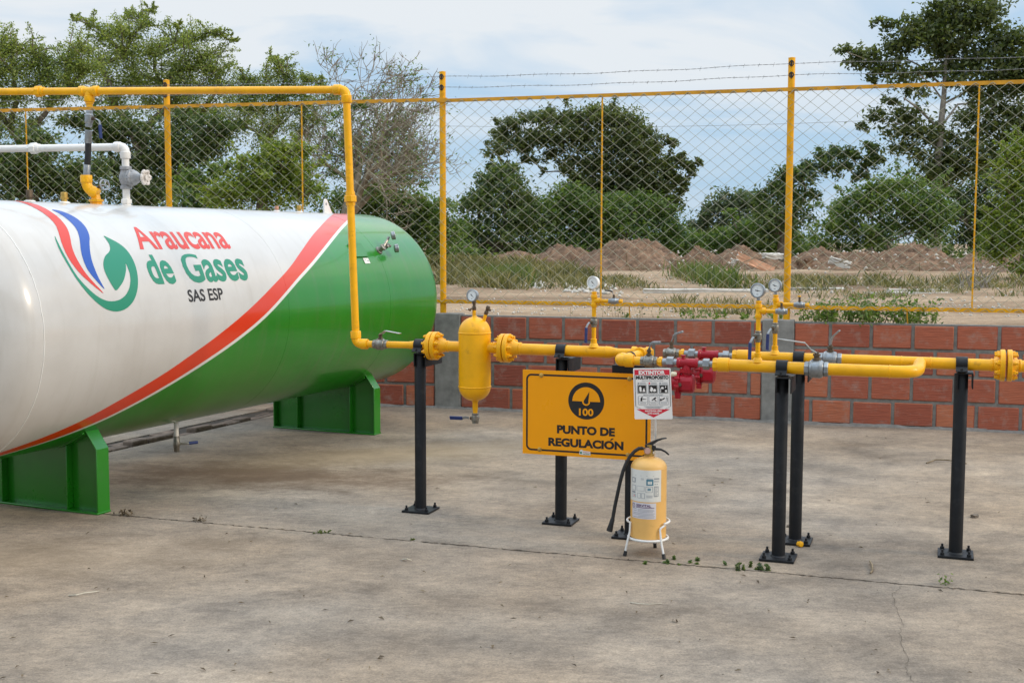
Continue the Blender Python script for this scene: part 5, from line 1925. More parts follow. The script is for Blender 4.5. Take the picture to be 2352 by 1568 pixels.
for i, u0 in enumerate((.118, .395, .668)):
    er(u0 - .004, .543, u0 + .238, .715, inkg, 2)
    pn = er(u0 + .006, .550, u0 + .228, .708, inkw, 3, 'pictogram')
    er(u0 + .004, .653, u0 + .230, .658, inkg, 4)
    for k_ in range(2):
        er(u0 + .03, .670 + k_ * .016, u0 + .20, .676 + k_ * .016, inkg, 4)
    arms = [[[(.05, .645), (.055, .585), (.09, .560), (.12, .565), (.09, .59), (.10, .645)], [(.06, .585), (.12, .597), (.21, .603), (.21, .608), (.12, .612)]],
            [[(.07, .625), (.15, .572), (.19, .568), (.19, .59), (.15, .605), (.08, .635)], [(.15, .60), (.20, .645), (.18, .648), (.13, .61)]],
            [[(.01, .62), (.04, .59), (.06, .61), (.12, .58), (.15, .572), (.14, .60), (.06, .63), (.02, .645)], [(.19, .56), (.215, .58), (.21, .645), (.20, .645)]]][i]
    for sh in arms:
        flat([(u0 + a_, b_) for a_, b_ in sh], [tuple(range(len(sh)))], es_map(5), 'pictogram_shape', inkb, pn)
for k_ in range(4):
    er(.25 + .03 * k_, .742 + k_ * .013, .77 - .03 * k_, .748 + k_ * .013, inkg, 2)
#TREES

# ------------------------------------------------------------------ vegetation
def leaf_cloud(centres, sig, counts, size, outward=None, droop=0.0, asp=0.5):
    """rhombic leaves gathered round the given cluster centres"""
    C_ = np.repeat(np.asarray(centres), counts, axis=0)
    Sg = np.repeat(np.asarray(sig), counts)
    n = len(C_)
    d = rng.normal(size=(n, 3))
    P_ = C_ + d * Sg[:, None] * np.array([1, 1, .75])
    if droop:
        P_[:, 2] -= droop * np.abs(rng.normal(size=n)) * Sg
    nrm = rng.normal(size=(n, 3)) + np.array([0, -.25, .9])
    nrm /= np.linalg.norm(nrm, axis=1)[:, None]
    a = np.cross(nrm, rng.normal(size=(n, 3)))
    a /= np.linalg.norm(a, axis=1)[:, None] + 1e-9
    b_ = np.cross(nrm, a)
    L_ = size * rng.uniform(.55, 1.25, n)[:, None]
    V_ = np.empty((n, 4, 3))
    V_[:, 0] = P_ - a * L_ * .5
    V_[:, 1] = P_ + b_ * L_ * asp * .5 + nrm * L_ * .08
    V_[:, 2] = P_ + a * L_ * .5
    V_[:, 3] = P_ - b_ * L_ * asp * .5 + nrm * L_ * .08
    return V_.reshape(-1, 3)


def quads(n):
    return np.arange(n * 4).reshape(-1, 4)


def tree(name, label, cat, blobs, Y, leafm, size, base, barkm=None, trunk_r=0.12, dens=1.0, clusters=11, sig=.26, fill=.55, limbs=True, droop=0.0, twig=True, depth=1.0, asp=0.5, group=None, base_z=.8, grow_=1.15, wisp=0):
    """blobs: (x, y, r) in photo pixels set at distance Y (metres), each with a real ball-shaped depth"""
    barkm = barkm or bark_m
    bx_ = at(base[0], HZN + 40, Y)
    B_ = Vector((bx_.x, Y, base_z))
    root = empty(name, B_, label, cat, 0, group)
    cen, sg, cnt = [], [], []
    tubes = MB()
    trunk_top = None
    cs_ = []
    for (x, y, r) in blobs:
        dy = random.uniform(-1, 1) * r * Y / F_PX * .7 * depth
        c_ = at(x, y, Y + dy)
        rr_ = r * Y / F_PX * grow_
        cs_.append((c_, rr_))
        k_ = max(6, int(1.7 * clusters * (r / 55.0) ** 1.2))
        for _ in range(k_):
            v = rng.normal(size=3)
            v /= np.linalg.norm(v)
            if v[2] < -.55:
                v[2] *= -.5
            f_ = rng.uniform(fill, 1.02)
            cc = np.array(c_) + v * rr_ * f_ * np.array([1, .9, .88])
            s__ = rr_ * sig * rng.uniform(.7, 1.3)
            n_ = int(dens * 30.0 * (rr_ / size) ** 2 / k_ * rng.uniform(.6, 1.4)) + 4
            cen.append(cc); sg.append(s__); cnt.append(n_)
            if twig and rng.random() < .6:
                mid = Vector(c_).lerp(Vector(cc), .5) + Vector(rng.normal(size=3) * rr_ * .08)
                tubes.tube([c_, mid, Vector(cc) + Vector(v) * s__ * .6], [trunk_r * .10, trunk_r * .07, trunk_r * .03], 4, cap=False)
        for _ in range(wisp):
            v = rng.normal(size=3)
            v[2] = abs(v[2]) * .8 + .15
            v[0] += .25 * np.sign(x - base[0])
            v /= np.linalg.norm(v)
            tip_ = np.array(c_) + v * rr_ * rng.uniform(1.35, 2.1)
            bend = rng.normal(size=3) * rr_ * .15
            pts = []
            for q in range(7):
                f_ = .55 + .45 * q / 6
                p_ = np.array(c_) * (1 - f_) + tip_ * f_ + bend * math.sin(pi * f_)
                pts.append(Vector(p_))
                cen.append(p_); sg.append(rr_ * (.17 - .10 * q / 6)); cnt.append(int(dens * (16 - 1.6 * q) * (.075 / size) * max(.5, rr_ / .45)))
            tubes.tube([c_] + pts, [.016] + [.012 - .0014 * q for q in range(7)], 4, cap=False)
    if limbs:
        hub = B_ + Vector((0, 0, max(.6, (min(c_.z for c_, r in cs_) - base_z) * .75 + .4)))
        tubes.tube([B_ - Vector((0, 0, .3)), B_.lerp(hub, .5) + Vector((random.uniform(-.1, .1), 0, 0)), hub], [trunk_r * 1.25, trunk_r, trunk_r * .85], 8)
        done = [(hub, trunk_r * .75)]
        for c_, r in sorted(cs_, key=lambda q: (q[0] - hub).length):
            # join each clump to the nearest limb that lies closer to the trunk
            dh = (c_ - hub).length
            p0, r0 = min(done, key=lambda q: (q[0] - c_).length + .35 * (q[0] - hub).length)
            m1 = p0.lerp(c_, .5) + Vector((random.uniform(-.15, .15), random.uniform(-.15, .15), random.uniform(-.05, .2))) * r
            r1 = max(.012, r0 * .72)
            tubes.tube([p0, m1, c_], [r0 * .8, (r0 + r1) * .42, r1 * .8], 6, cap=False)
            done.append((c_, r1))
    Vl = leaf_cloud(cen, sg, cnt, size, droop=droop, asp=asp)
    tubes.build('trunk', barkm, root, ang=60)
    fast_mesh('crown', Vl, quads(len(Vl) // 4), leafm, root)
    return root


TG = 'trees beyond the fence'
# tall feathery trees filling the upper left
tree('feathery_tree', 'tall feathery tree topping the left skyline, highest spray above the yellow elbow pipe tee', 'tree',
     [(330, 60, 26), (310, 40, 16), (345, 25, 12), (300, 85, 34), (250, 90, 34), (215, 60, 20), (285, 130, 48), (230, 150, 44), (355, 130, 44), (400, 100, 34), (450, 92, 28), (480, 75, 18), (470, 130, 36), (505, 82, 14), (430, 160, 46), (490, 165, 34), (370, 195, 52), (300, 200, 56), (440, 215, 50), (500, 205, 36), (380, 250, 46), (460, 260, 44), (260, 240, 40), (530, 95, 9), (410, 62, 10), (170, 45, 10)],
     31, leaf_feather, .075, (330, 600), bark_m, .17, 1.0, 15, .31, .35, droop=.2, group=TG, asp=.45, wisp=5)
tree('feathery_tree', 'feathery light-leaved tree at the far left edge above the tank', 'tree',
     [(30, 120, 34), (0, 105, 28), (75, 125, 30), (110, 150, 30), (30, 165, 46), (95, 185, 44), (150, 150, 40), (180, 115, 24), (165, 195, 46), (40, 225, 44), (120, 235, 40), (-30, 160, 50), (200, 165, 36), (-60, 110, 60), (-70, 210, 60), (20, 290, 40), (70, 300, 26)],
     28, leaf_feather, .07, (60, 600), bark_m, .15, 1.0, 15, .31, .35, droop=.2, group=TG, asp=.45, wisp=5)
tree('feathery_tree', 'smaller feathery tree just left of the yellow riser pipe', 'tree',
     [(640, 155, 22), (625, 140, 13), (655, 180, 30), (610, 190, 26), (585, 215, 34), (560, 185, 18), (700, 190, 22), (735, 195, 18), (680, 215, 30), (640, 230, 40), (590, 255, 40), (700, 250, 34), (560, 290, 44), (640, 290, 40), (610, 330, 44), (690, 310, 30), (750, 225, 24), (730, 280, 30), (545, 250, 36), (670, 350, 30)],
     30, leaf_feather, .072, (610, 600), bark_m, .13, .8, 14, .31, .35, droop=.2, group=TG, asp=.45, wisp=5)
# dense dark understorey on the left
tree('leafy_tree', 'dense dark tree directly behind the white filling pipe', 'tree',
     [(40, 390, 60), (110, 360, 50), (130, 420, 58), (190, 400, 50), (40, 450, 60), (-40, 400, 70), (170, 460, 50), (90, 330, 40), (-60, 330, 50)],
     26, leaf_dark, .11, (80, 600), bark_m, .12, 1.5, 14, .27, .4, group=TG)
tree('leafy_tree', 'dense dark tree behind the grey gate valve and left fence post', 'tree',
     [(250, 330, 46), (300, 310, 50), (260, 400, 56), (330, 380, 56), (380, 330, 50), (420, 290, 40), (410, 400, 56), (300, 450, 56), (440, 350, 50), (470, 300, 40), (230, 290, 40), (370, 460, 56), (500, 340, 46), (180, 290, 40), (520, 300, 34)],
     29, leaf_dark, .115, (320, 600), bark_m, .14, 1.5, 14, .27, .4, group=TG)
tree('bush', 'bright yellow-green bush showing over the tank left of the riser', 'bush',
     [(590, 405, 46), (540, 430, 42), (640, 370, 40), (670, 350, 28), (690, 345, 22), (650, 420, 50), (510, 455, 36), (590, 460, 60), (690, 400, 40), (700, 450, 46), (620, 340, 20)],
     23, leaf_bright, .085, (600, 600), bark_m, .08, 1.3, 15, .25, .5, group=TG, droop=.3, wisp=2)
tree('bush', 'dark bush low behind the tank between left fence post and bright bush', 'bush',
     [(440, 430, 40), (480, 470, 40), (430, 480, 50), (500, 400, 30), (540, 390, 26)], 27, leaf_mid, .13, (460, 600), bark_m, .07, 1.4, 13, .27, .45, group=TG)
tree('bush', 'dark green bush seen just right of the yellow riser above the tank end', 'bush',
     [(870, 450, 44), (910, 470, 46), (850, 480, 40), (960, 490, 50), (1000, 500, 44), (930, 530, 60), (1000, 560, 56), (880, 530, 50), (1035, 530, 30), (820, 490, 40), (770, 470, 36), (1020, 470, 20)],
     33, leaf_mid, .12, (930, 600), bark_m, .08, 1.4, 14, .27, .45, group=TG)

# nearly bare tree leaning to the right
bt = empty('bare_tree', Vector((at(740, 593, 29).x, 29, .8)), 'almost leafless grey tree leaning right between riser pipe and fence post', 'tree', 0, TG)
tb = MB()
leafc, leafs, leafn = [], [], []


def grow(p, d, r, L, lev):
    n = 5
    pts, rad = [p], [r]
    dd_ = d.copy()
    for i in range(n):
        dd_ = (dd_ + Vector(rng.normal(size=3)) * .16 + Vector((.03, 0, .03))).normalized()
        pts.append(pts[-1] + dd_ * L / n)
        rad.append(r * (1 - .55 * (i + 1) / n))
    tb.tube(pts, rad, 6 if lev < 2 else 4, cap=False)
    if lev >= 5:
        return
    kids = (4, 5, 4, 4, 2)[lev]
    for _ in range(kids):
        f_ = rng.uniform(.35, 1.0)
        i = min(n - 1, int(f_ * n))
        q = pts[i].lerp(pts[i + 1], f_ * n - i)
        nd = (dd_ + Vector(rng.normal(size=3)) * (.55 + .05 * lev)).normalized()
        nd = (nd + Vector((.10, 0, .12))).normalized()
        grow(q, nd, max(.008, rad[i] * .55), L * rng.uniform(.50, .74), lev + 1)
    if lev >= 3 and rng.random() < .28:
        leafc.append(np.array(pts[-1])); leafs.append(.15); leafn.append(8)


b0 = Vector((at(740, 593, 29).x, 29, .5))
for tgt, r in (((870, 330), .13), ((960, 400), .11), ((850, 260), .10), ((930, 300), .10), ((800, 300), .08)):
    g_ = at(*tgt, 29 + random.uniform(-1, 1))
    start = b0.lerp(at(800, 470, 29), .8)
    d = (g_ - start)
    L0 = d.length * .85
    grow(start, d.normalized(), r, L0, 0)
tb.tube([b0, b0.lerp(at(800, 470, 29), .5) + Vector((-.1, 0, 0)), b0.lerp(at(800, 470, 29), .85)], [.24, .19, .14], 8)
tb.build('trunk', bark_dead, bt, ang=60)
for (x, y, r) in ((850, 430, 26), (940, 395, 22), (800, 400, 26), (770, 330, 24), (780, 270, 20), (830, 240, 16), (960, 425, 20), (760, 400, 26)):
    for _ in range(7):
        c_ = np.array(at(x, y, 29)) + rng.normal(size=3) * r * 29 / F_PX * .7
        leafc.append(c_); leafs.append(r * 29 / F_PX * .28); leafn.append(34)
Vl = leaf_cloud(leafc, leafs, leafn, .085)
fast_mesh('crown', Vl, quads(len(Vl) // 4), leaf_mid, bt)

# middle group
tree('vine_covered_tree', 'dark rounded vine-covered tree just right of the middle fence post', 'tree',
     [(1140, 410, 34), (1165, 395, 26), (1115, 435, 36), (1180, 430, 36), (1100, 480, 44), (1160, 480, 46), (1205, 470, 34), (1090, 540, 44), (1150, 550, 50), (1210, 530, 44), (1060, 560, 30), (1195, 590, 40), (1120, 590, 40)],
     46, leaf_dark, .17, (1140, 600), bark_m, .18, 1.7, 15, .26, .55, group=TG)
tree('spreading_tree', 'big dark tree with overhanging rounded crown in the middle of the fence view', 'tree',
     [(1400, 275, 36), (1440, 285, 36), (1365, 265, 30), (1475, 315, 34), (1330, 280, 32), (1290, 275, 26), (1250, 275, 28), (1215, 272, 22), (1180, 290, 26), (1150, 312, 26), (1140, 345, 24), (1190, 335, 32), (1240, 320, 36), (1295, 325, 38), (1350, 325, 42), (1410, 335, 46), (1465, 360, 40), (1500, 340, 24), (1515, 385, 34), (1490, 415, 36), (1540, 400, 24), (1560, 372, 18), (1580, 385, 16), (1600, 372, 10), (1560, 420, 16), (1430, 400, 44), (1375, 385, 42), (1320, 375, 26), (1270, 360, 20), (1220, 370, 16), (1160, 380, 12), (1330, 415, 22), (1390, 445, 40), (1440, 450, 38), (1355, 450, 34), (1420, 480, 40), (1310, 440, 24), (1465, 430, 36), (1370, 490, 36), (1500, 440, 34), (1530, 428, 24), (1480, 470, 40), (1545, 462, 22), (1440, 500, 40), (1520, 490, 34), (1350, 420, 30), (1585, 400, 12), (1570, 440, 14), (1130, 380, 12), (1545, 330, 14), (1300, 395, 12), (1250, 395, 9)],
     50, leaf_olive, .17, (1400, 600), bark_m, .30, 2.0, 17, .28, .40, group=TG, droop=.3, wisp=1)
tree('bush', 'wide green vine thicket under the big middle tree', 'bush',
     [(1300, 450, 30), (1270, 480, 40), (1330, 480, 44), (1390, 490, 46), (1450, 480, 44), (1500, 480, 30), (1240, 510, 46), (1300, 530, 54), (1370, 540, 56), (1440, 540, 54), (1510, 520, 48), (1550, 545, 44), (1270, 570, 44), (1340, 585, 44), (1480, 575, 46), (1410, 590, 40), (1590, 570, 34), (1230, 580, 40), (1545, 480, 12)],
     47, leaf_mid, .17, (1380, 600), bark_m, .15, 1.6, 14, .27, .55, group=TG)
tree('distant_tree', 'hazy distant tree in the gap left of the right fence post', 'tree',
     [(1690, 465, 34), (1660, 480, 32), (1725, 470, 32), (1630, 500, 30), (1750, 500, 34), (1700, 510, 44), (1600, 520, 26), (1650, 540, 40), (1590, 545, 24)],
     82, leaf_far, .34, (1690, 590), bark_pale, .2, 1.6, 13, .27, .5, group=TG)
tree('bush', 'low green scrub beneath the distant tree gap', 'bush',
     [(1620, 560, 26), (1660, 550, 30), (1700, 540, 34), (1745, 530, 34), (1785, 530, 34), (1720, 575, 34), (1770, 575, 34), (1640, 590, 24), (1680, 495, 16), (1820, 560, 40)],
     48, leaf_mid, .21, (1700, 600), bark_m, .08, 1.5, 13, .27, .5, group=TG)
tree('vine_covered_tree', 'dark arching vine-covered tree behind the right fence post', 'tree',
     [(1790, 425, 24), (1770, 450, 28), (1815, 400, 26), (1840, 410, 34), (1800, 450, 40), (1860, 385, 26), (1890, 365, 24), (1920, 350, 22), (1950, 350, 20), (1975, 365, 20), (1900, 390, 24), (1780, 500, 40), (1820, 500, 40), (1990, 390, 20), (2000, 340, 20), (1940, 380, 20), (1975, 410, 18), (1760, 545, 34), (2010, 370, 26), (1850, 450, 20)],
     45, leaf_dark, .16, (1800, 600), bark_m, .16, 1.7, 14, .26, .5, group=TG, droop=.5)
# tall pale-trunked tree on the right
tt = tree('tall_tree', 'tall pale-trunked tree with layered crown at upper right', 'tree',
     [(2200, 8, 30), (2240, 12, 34), (2160, 15, 28), (2280, 30, 34), (2130, 40, 22), (2180, 50, 36), (2225, 60, 40), (2290, 85, 36), (2330, 100, 34), (2130, 78, 34), (2080, 62, 24), (2040, 60, 18), (2020, 50, 12), (2095, 95, 32), (2060, 105, 26), (2150, 110, 36), (2210, 110, 40), (2270, 130, 36), (2050, 140, 26), (2000, 125, 18), (1965, 125, 20), (1935, 118, 15), (1950, 145, 16), (1985, 150, 22), (2025, 160, 22), (2000, 185, 14), (2075, 175, 28), (2320, 160, 40), (2350, 200, 40), (2290, 190, 34), (2250, 210, 26), (2100, 205, 24), (2340, 130, 40),
      (2165, 75, 30), (2190, 150, 30), (2140, 165, 26), (2200, 190, 24), (2230, 170, 30), (2175, 395, 30), (2130, 400, 26), (2040, 240, 16), (2010, 275, 22), (1985, 290, 14), (2060, 265, 22), (2100, 270, 24), (2060, 300, 26), (2120, 310, 34), (2080, 335, 26), (2170, 320, 30), (2220, 270, 26), (2270, 240, 34), (2320, 260, 36), (2350, 290, 36), (2260, 300, 34), (2300, 330, 36), (2220, 345, 34), (2160, 365, 34), (2110, 360, 24), (2260, 370, 34), (2205, 400, 36), (2310, 370, 30), (2150, 410, 26), (2400, 150, 60), (2400, 280, 60)],
     44, leaf_olive, .20, (2152, 600), bark_pale, .05, 1.2, 15, .28, .30, limbs=False, group=TG, droop=.35, grow_=1.4)
tb = MB()
pth = [at(2150, 600, 44), at(2150, 480, 44), at(2152, 400, 44), at(2160, 300, 44), at(2168, 220, 44), at(2172, 150, 44), at(2185, 60, 44)]
tb.tube(pth, [.20, .18, .15, .12, .09, .07, .04], 10)
for a0, mids, a1, r in (((2160, 300), (2110, 250), (2075, 225), .07), ((2162, 290), (2200, 240), (2262, 235), .07), ((2156, 340), (2100, 300), (2050, 280), .05), ((2168, 200), (2110, 150), (2050, 120), .06), ((2168, 195), (2230, 140), (2290, 90), .07), ((2172, 160), (2150, 120), (2130, 70), .05),
                         ((2172, 150), (2210, 90), (2240, 40), .05), ((2050, 145), (2000, 140), (1945, 120), .035), ((2165, 240), (2240, 200), (2330, 180), .06), ((2152, 380), (2200, 340), (2260, 310), .06), ((2165, 230), (2140, 195), (2110, 170), .05), ((2150, 450), (2220, 380), (2250, 290), .10), ((2250, 300), (2290, 230), (2330, 180), .06)):
    tb.tube([at(*a0, 44), at(*mids, 44 + random.uniform(-.5, .5)), at(*a1, 44 + random.uniform(-1.2, 1.2))], [r * .75, r * .55, r * .3], 6, cap=False)
tb.build('limb', bark_pale, tt, ang=60)
tree('tall_tree', 'dark leafy tree standing behind the tall pale-trunked one at right edge', 'tree',
     [(2280, 420, 46), (2330, 450, 50), (2240, 460, 40), (2210, 500, 44), (2270, 510, 54), (2330, 530, 54), (2230, 560, 50), (2300, 580, 50), (2190, 450, 26)], 52, leaf_dark, .19, (2260, 600), bark_m, .2, 1.7, 14, .27, .5, group=TG)
tree('bush', 'large domed grey-green bush right of the right fence post', 'bush',
     [(2050, 435, 34), (2010, 445, 34), (2090, 435, 34), (1970, 465, 34), (2130, 455, 36), (1935, 495, 34), (2000, 490, 46), (2060, 480, 50), (2120, 500, 48), (2160, 500, 36), (1900, 530, 34), (1950, 540, 40), (2020, 540, 46), (2090, 535, 44), (1880, 565, 28), (1930, 575, 26), (2150, 545, 34)],
     37, leaf_mid, .13, (2040, 600), bark_pale, .07, 1.4, 15, .25, .55, group=TG, wisp=1)
tree('bush', 'bright green feathery bush cut by the right picture edge', 'bush',
     [(2340, 355, 30), (2320, 385, 30), (2350, 420, 40), (2310, 430, 26), (2350, 330, 26), (2345, 490, 40), (2305, 520, 34), (2285, 550, 28), (2340, 560, 44), (2300, 580, 36), (2290, 500, 20), (2350, 610, 36), (2390, 400, 60), (2390, 520, 60)],
     25, leaf_bright, .085, (2360, 620), bark_m, .08, 1.3, 15, .25, .5, group=TG, droop=.4, wisp=3)
# low dark scrub line closing the view under the crowns
tree('bush', 'low scrub along the left foot of the vine-covered tree', 'bush',
     [(1040, 580, 30), (1080, 600, 28), (1000, 590, 30), (1130, 610, 24), (1180, 612, 20), (960, 600, 30)], 43, leaf_mid, .2, (1070, 610), bark_m, .06, 1.6, 12, .3, .4, group=TG)
tree('bush', 'shadowy scrub behind the dirt mounds right of the fence post', 'bush',
     [(1830, 590, 26), (1880, 600, 24), (1960, 600, 26), (2040, 590, 34), (2110, 590, 36), (2180, 590, 36), (2240, 600, 30), (2000, 575, 30)], 46, leaf_dark, .2, (2000, 610), bark_m, .06, 1.6, 12, .3, .4, group=TG)

# ---------- grass and weeds in the field (uncountable)
def blades(n, area, h, wdt, zfun, lean=.35):
    x0, x1, y0, y1 = area
    # clumped placement
    nc_ = max(4, n // 28)
    cx = rng.uniform(x0, x1, nc_); cy = rng.uniform(y0, y1, nc_)
    i = rng.integers(0, nc_, n)
    px_ = cx[i] + rng.normal(size=n) * .12
    py_ = cy[i] + rng.normal(size=n) * .12
    z = np.array([zfun(a, b_) for a, b_ in zip(px_, py_)]) - .02
    hh = h * rng.uniform(.35, 1.15, n)
    th = rng.uniform(0, 2 * pi, n)
    lx = rng.normal(size=n) * lean * hh; ly = rng.normal(size=n) * lean * hh
    wx = np.cos(th) * wdt; wy = np.sin(th) * wdt
    V_ = np.empty((n, 4, 3))
    V_[:, 0] = np.stack([px_ - wx, py_ - wy, z], 1)
    V_[:, 1] = np.stack([px_ + wx, py_ + wy, z], 1)
    V_[:, 2] = np.stack([px_ + lx * .45 + wx * .7, py_ + ly * .45 + wy * .7, z + hh * .6], 1)
    V_[:, 3] = np.stack([px_ + lx, py_ + ly, z + hh * .96], 1)
    return V_.reshape(-1, 3)


def area_px(x0, x1, ya, yb):
    """field rectangle seen between image rows ya (far) and yb (near)"""
    yf = gz(CXP, ya, .83).y
    yn = gz(CXP, yb, .83).y
    k_ = (yf + yn) / 2 / F_PX
    return ((x0 - CXP) * k_, (x1 - CXP) * k_, yn, yf)


gs = []
for (x0, x1, ya, yb, n, h, w_) in ((1020, 1220, 618, 652, 3600, .30, .010), (1050, 1330, 612, 640, 3200, .28, .012), (980, 1250, 604, 618, 1500, .4, .014), (1240, 1460, 642, 665, 2000, .16, .008), (1580, 1660, 636, 664, 500, .2, .009), (1640, 1860, 645, 668, 800, .17, .008), (1830, 2010, 640, 662, 900, .20, .009), (2050, 2352, 652, 688, 1100, .13, .007), (2080, 2380, 638, 660, 900, .22, .010), (1860, 2060, 672, 690, 500, .12, .007), (1080, 1180, 650, 668, 900, .3, .010), (1530, 1800, 690, 705, 400, .12, .005), (1550, 1780, 708, 724, 500, .10, .005)):
    gs.append(blades(n, area_px(x0, x1, ya, yb), h, w_, zt))
V = np.concatenate(gs)
tag(fast_mesh('grass', V, quads(len(V) // 4), grass_m), kind='stuff')
gs = []
for (x0, x1, ya, yb, n, h, w_) in ((1560, 1800, 588, 596, 2600, 1.2, .028), (1500, 1640, 590, 598, 1200, .8, .022), (1640, 1790, 588, 594, 1200, 1.5, .03), (1120, 1210, 640, 655, 900, .35, .016), (1590, 1650, 635, 660, 700, .4, .014), (1100, 1160, 648, 658, 300, .3, .012)):
    gs.append(blades(n, area_px(x0, x1, ya, yb), h, w_, zt, .22))
V = np.concatenate(gs)
tag(fast_mesh('tall_grass', V, quads(len(V) // 4), grass_g), kind='stuff')


def weed(label, P_, spread, n, h, leafm=leaf_weed, size=.05, cat='weed', name='weed', stems=14, group=None):
    root = empty(name, P_, label, cat, 0, group)
    tb_ = MB()
    cen = []
    for _ in range(stems):
        b_ = Vector(P_) + Vector((rng.normal() * spread[0] * .5, rng.normal() * spread[1] * .5, -.01))
        hh = h * rng.uniform(.4, 1.05)
        tip_ = b_ + Vector((rng.normal() * .25 * hh, rng.normal() * .25 * hh, hh))
        tb_.tube([b_, b_.lerp(tip_, .5), tip_], [.0035 * h * 3, .0025 * h * 3, .001], 4, cap=False)
        for f_ in np.linspace(.2, 1, 5):
            cen.append(np.array(b_.lerp(tip_, f_)))
    tb_.build('stem', twig_m, root, ang=0)
    cnt = [max(1, n // len(cen))] * len(cen)
    V_ = leaf_cloud(cen, [h * .12] * len(cen), cnt, size, asp=.55)
    fast_mesh('foliage', V_, quads(len(V_) // 4), leafm, root)
    return root


WT = lambda x, off, z=.88: W0 + wd * x + wk * off + Vector((0, 0, z))
for i, (x, h, sp) in enumerate(((3.62, .13, .16), (3.86, .15, .18), (4.10, .19, .2), (4.36, .13, .16))):
    weed(['low leafy weed clump on the wall right beside the fence post foot', 'bushy weed clump on the wall top, second from the fence post', 'tallest bright weed clump on the wall top under the bottom rail', 'weed clump on the wall top nearest the thin anchor rod'][i],
         WT(x, .28), (sp * 1.5, .22), 600, h * 1.5, size=.042, stems=26, group='weeds on the wall top')
weed('sparse dry weed on the sand right of the round gauge stem', WT(1.75, .32), (.5, .2), 60, .16, leaf_olive, .03, stems=16, group='weeds on the wall top')
weed('sprawling weed on the sand left of the twin gauges', WT(2.55, .55), (.9, .4), 500, .09, leaf_weed, .035, stems=26, group='weeds on the wall top')

# ---------- dirt mounds, rubble
def mound(label, x, ybase, Y, wpx, hpx, seed):
    c_ = at(x, 600, Y)
    w_ = wpx * Y / F_PX / 2
    h_ = hpx * Y / F_PX
    n = 84
    Vm, Qm = [], []
    zb = .78
    for j in range(n + 1):
        for i in range(n + 1):
            u_ = -1 + 2 * i / n; v_ = -1 + 2 * j / n
            rr2 = math.sqrt(u_ * u_ + v_ * v_)
            f_ = max(0, 1 - rr2 ** 1.5) ** 1.1
            nz = (hnoise(u_ * 3 + seed, v_ * 3, 1.1, seed) * .06 + hnoise(u_ * 8, v_ * 8, 1.1, seed + 2) * .03 + random.uniform(-.05, .05) * random.random())
            f_ = f_ * (1 + nz * 2.2) + (nz * .35 * min(1, f_ * 5))
            Vm.append((c_.x + u_ * w_, Y + v_ * w_ * .75, zb + max(0, f_) * h_ - (.06 if f_ <= .02 else 0)))
    for j in range(n):
        for i in range(n):
            a = j * (n + 1) + i
            Qm.append((a, a + 1, a + n + 2, a + n + 1))
    o = fast_mesh('dirt_mound', Vm, Qm, mound_m, None, False)
    tag(o, label, 'dirt mound', 'dirt mounds at the field edge')
    return o


mound('largest dirt mound, broad brown heap below the big middle tree', 1455, 630, 34, 330, 70, 1)
mound('low dirt mound sloping off left of the largest heap', 1300, 630, 36, 250, 46, 2)
mound('small rounded dirt mound between the largest heap and the pale log', 1605, 630, 33, 150, 50, 3)
mound('low dirt mound carrying the pale broken log', 1710, 630, 33, 230, 54, 4)
mound('low dirt mound just right of the right fence post', 1885, 632, 33, 240, 46, 5)
mound('peaked dirt mound with gravelly slope under the domed bush', 2090, 635, 33, 270, 62, 6)
mound('low dark dirt mound left of the peaked one', 1980, 632, 35, 220, 44, 7)
mound('dark dirt mound towards the right picture edge', 2280, 636, 33, 280, 48, 8)
mound('dirt mound mostly cut off by the right picture edge', 2400, 640, 32, 240, 50, 9)
mound('flat faint dirt ridge behind the grass at left', 1190, 620, 40, 220, 30, 10)


def chunk(label, P_, s_, rz, rx=0.0, mat=slabm, name='rubble_block', cat='rubble', group='rubble in the field', jag=.18, tagit=True):
    bm = bmesh.new()
    bmesh.ops.create_cube(bm, size=1)
    bmesh.ops.subdivide_edges(bm, edges=bm.edges[:], cuts=3, use_grid_fill=True)
    M_ = Matrix.Rotation(rz, 3, 'Z') @ Matrix.Rotation(rx, 3, 'Y')
    mn = min(s_)
    for v in bm.verts:
        p = Vector((v.co.x * s_[0], v.co.y * s_[1], v.co.z * s_[2]))
        p += Vector((random.uniform(-1, 1), random.uniform(-1, 1), random.uniform(-1, 1))) * mn * jag
        v.co = M_ @ p
    me = bpy.data.meshes.new(name)
    bm.to_mesh(me); bm.free()
    me.materials.append(mat)
    o = bpy.data.objects.new(name, me)
    o.location = P_
    COL.objects.link(o)
    tag(o, label, cat, group)
    return o


def field(x, y, z=.83):
    return gz(x, y, z)


chunk('pale orange and white painted log lying slanted on a dirt mound', at(1735, 605, 30.8), (1.0, .19, .19), R_(-8), R_(23), logm, 'broken_log', 'log', None, .06)
chunk('pale concrete chunk above the right end of the painted log', at(1775, 588, 32), (.5, .3, .14), .2)
chunk('small pale concrete chunk left of the painted log', at(1690, 603, 31), (.18, .15, .14), .6)
chunk('pale concrete chunk on the mound right of the fence post', at(1930, 603, 31.5), (.55, .3, .18), -.3, .25)
chunk('squarish brown clod beside the right fence post', at(1848, 610, 31.5), (.35, .3, .32), .5, 0, mound_m)
chunk('small white chunk capping the low mound right of the post', at(1888, 592, 33), (.4, .2, .07), .1)
chunk('brown block at the foot of the small rounded mound', at(1555, 628, 30.5), (.3, .25, .15), .2, 0, mound_m)
chunk('reddish clod in the grass left of the separator gauge', at(1112, 656, 19.6), (.34, .28, .22), .5, 0, mound_m)
chunk('long pale concrete strip lying flat behind the twin gauges', field(1620, 669), (1.9, .30, .07), R_(-3), 0, slabm, 'concrete_strip', 'slab', 'concrete strips in the field', .1)
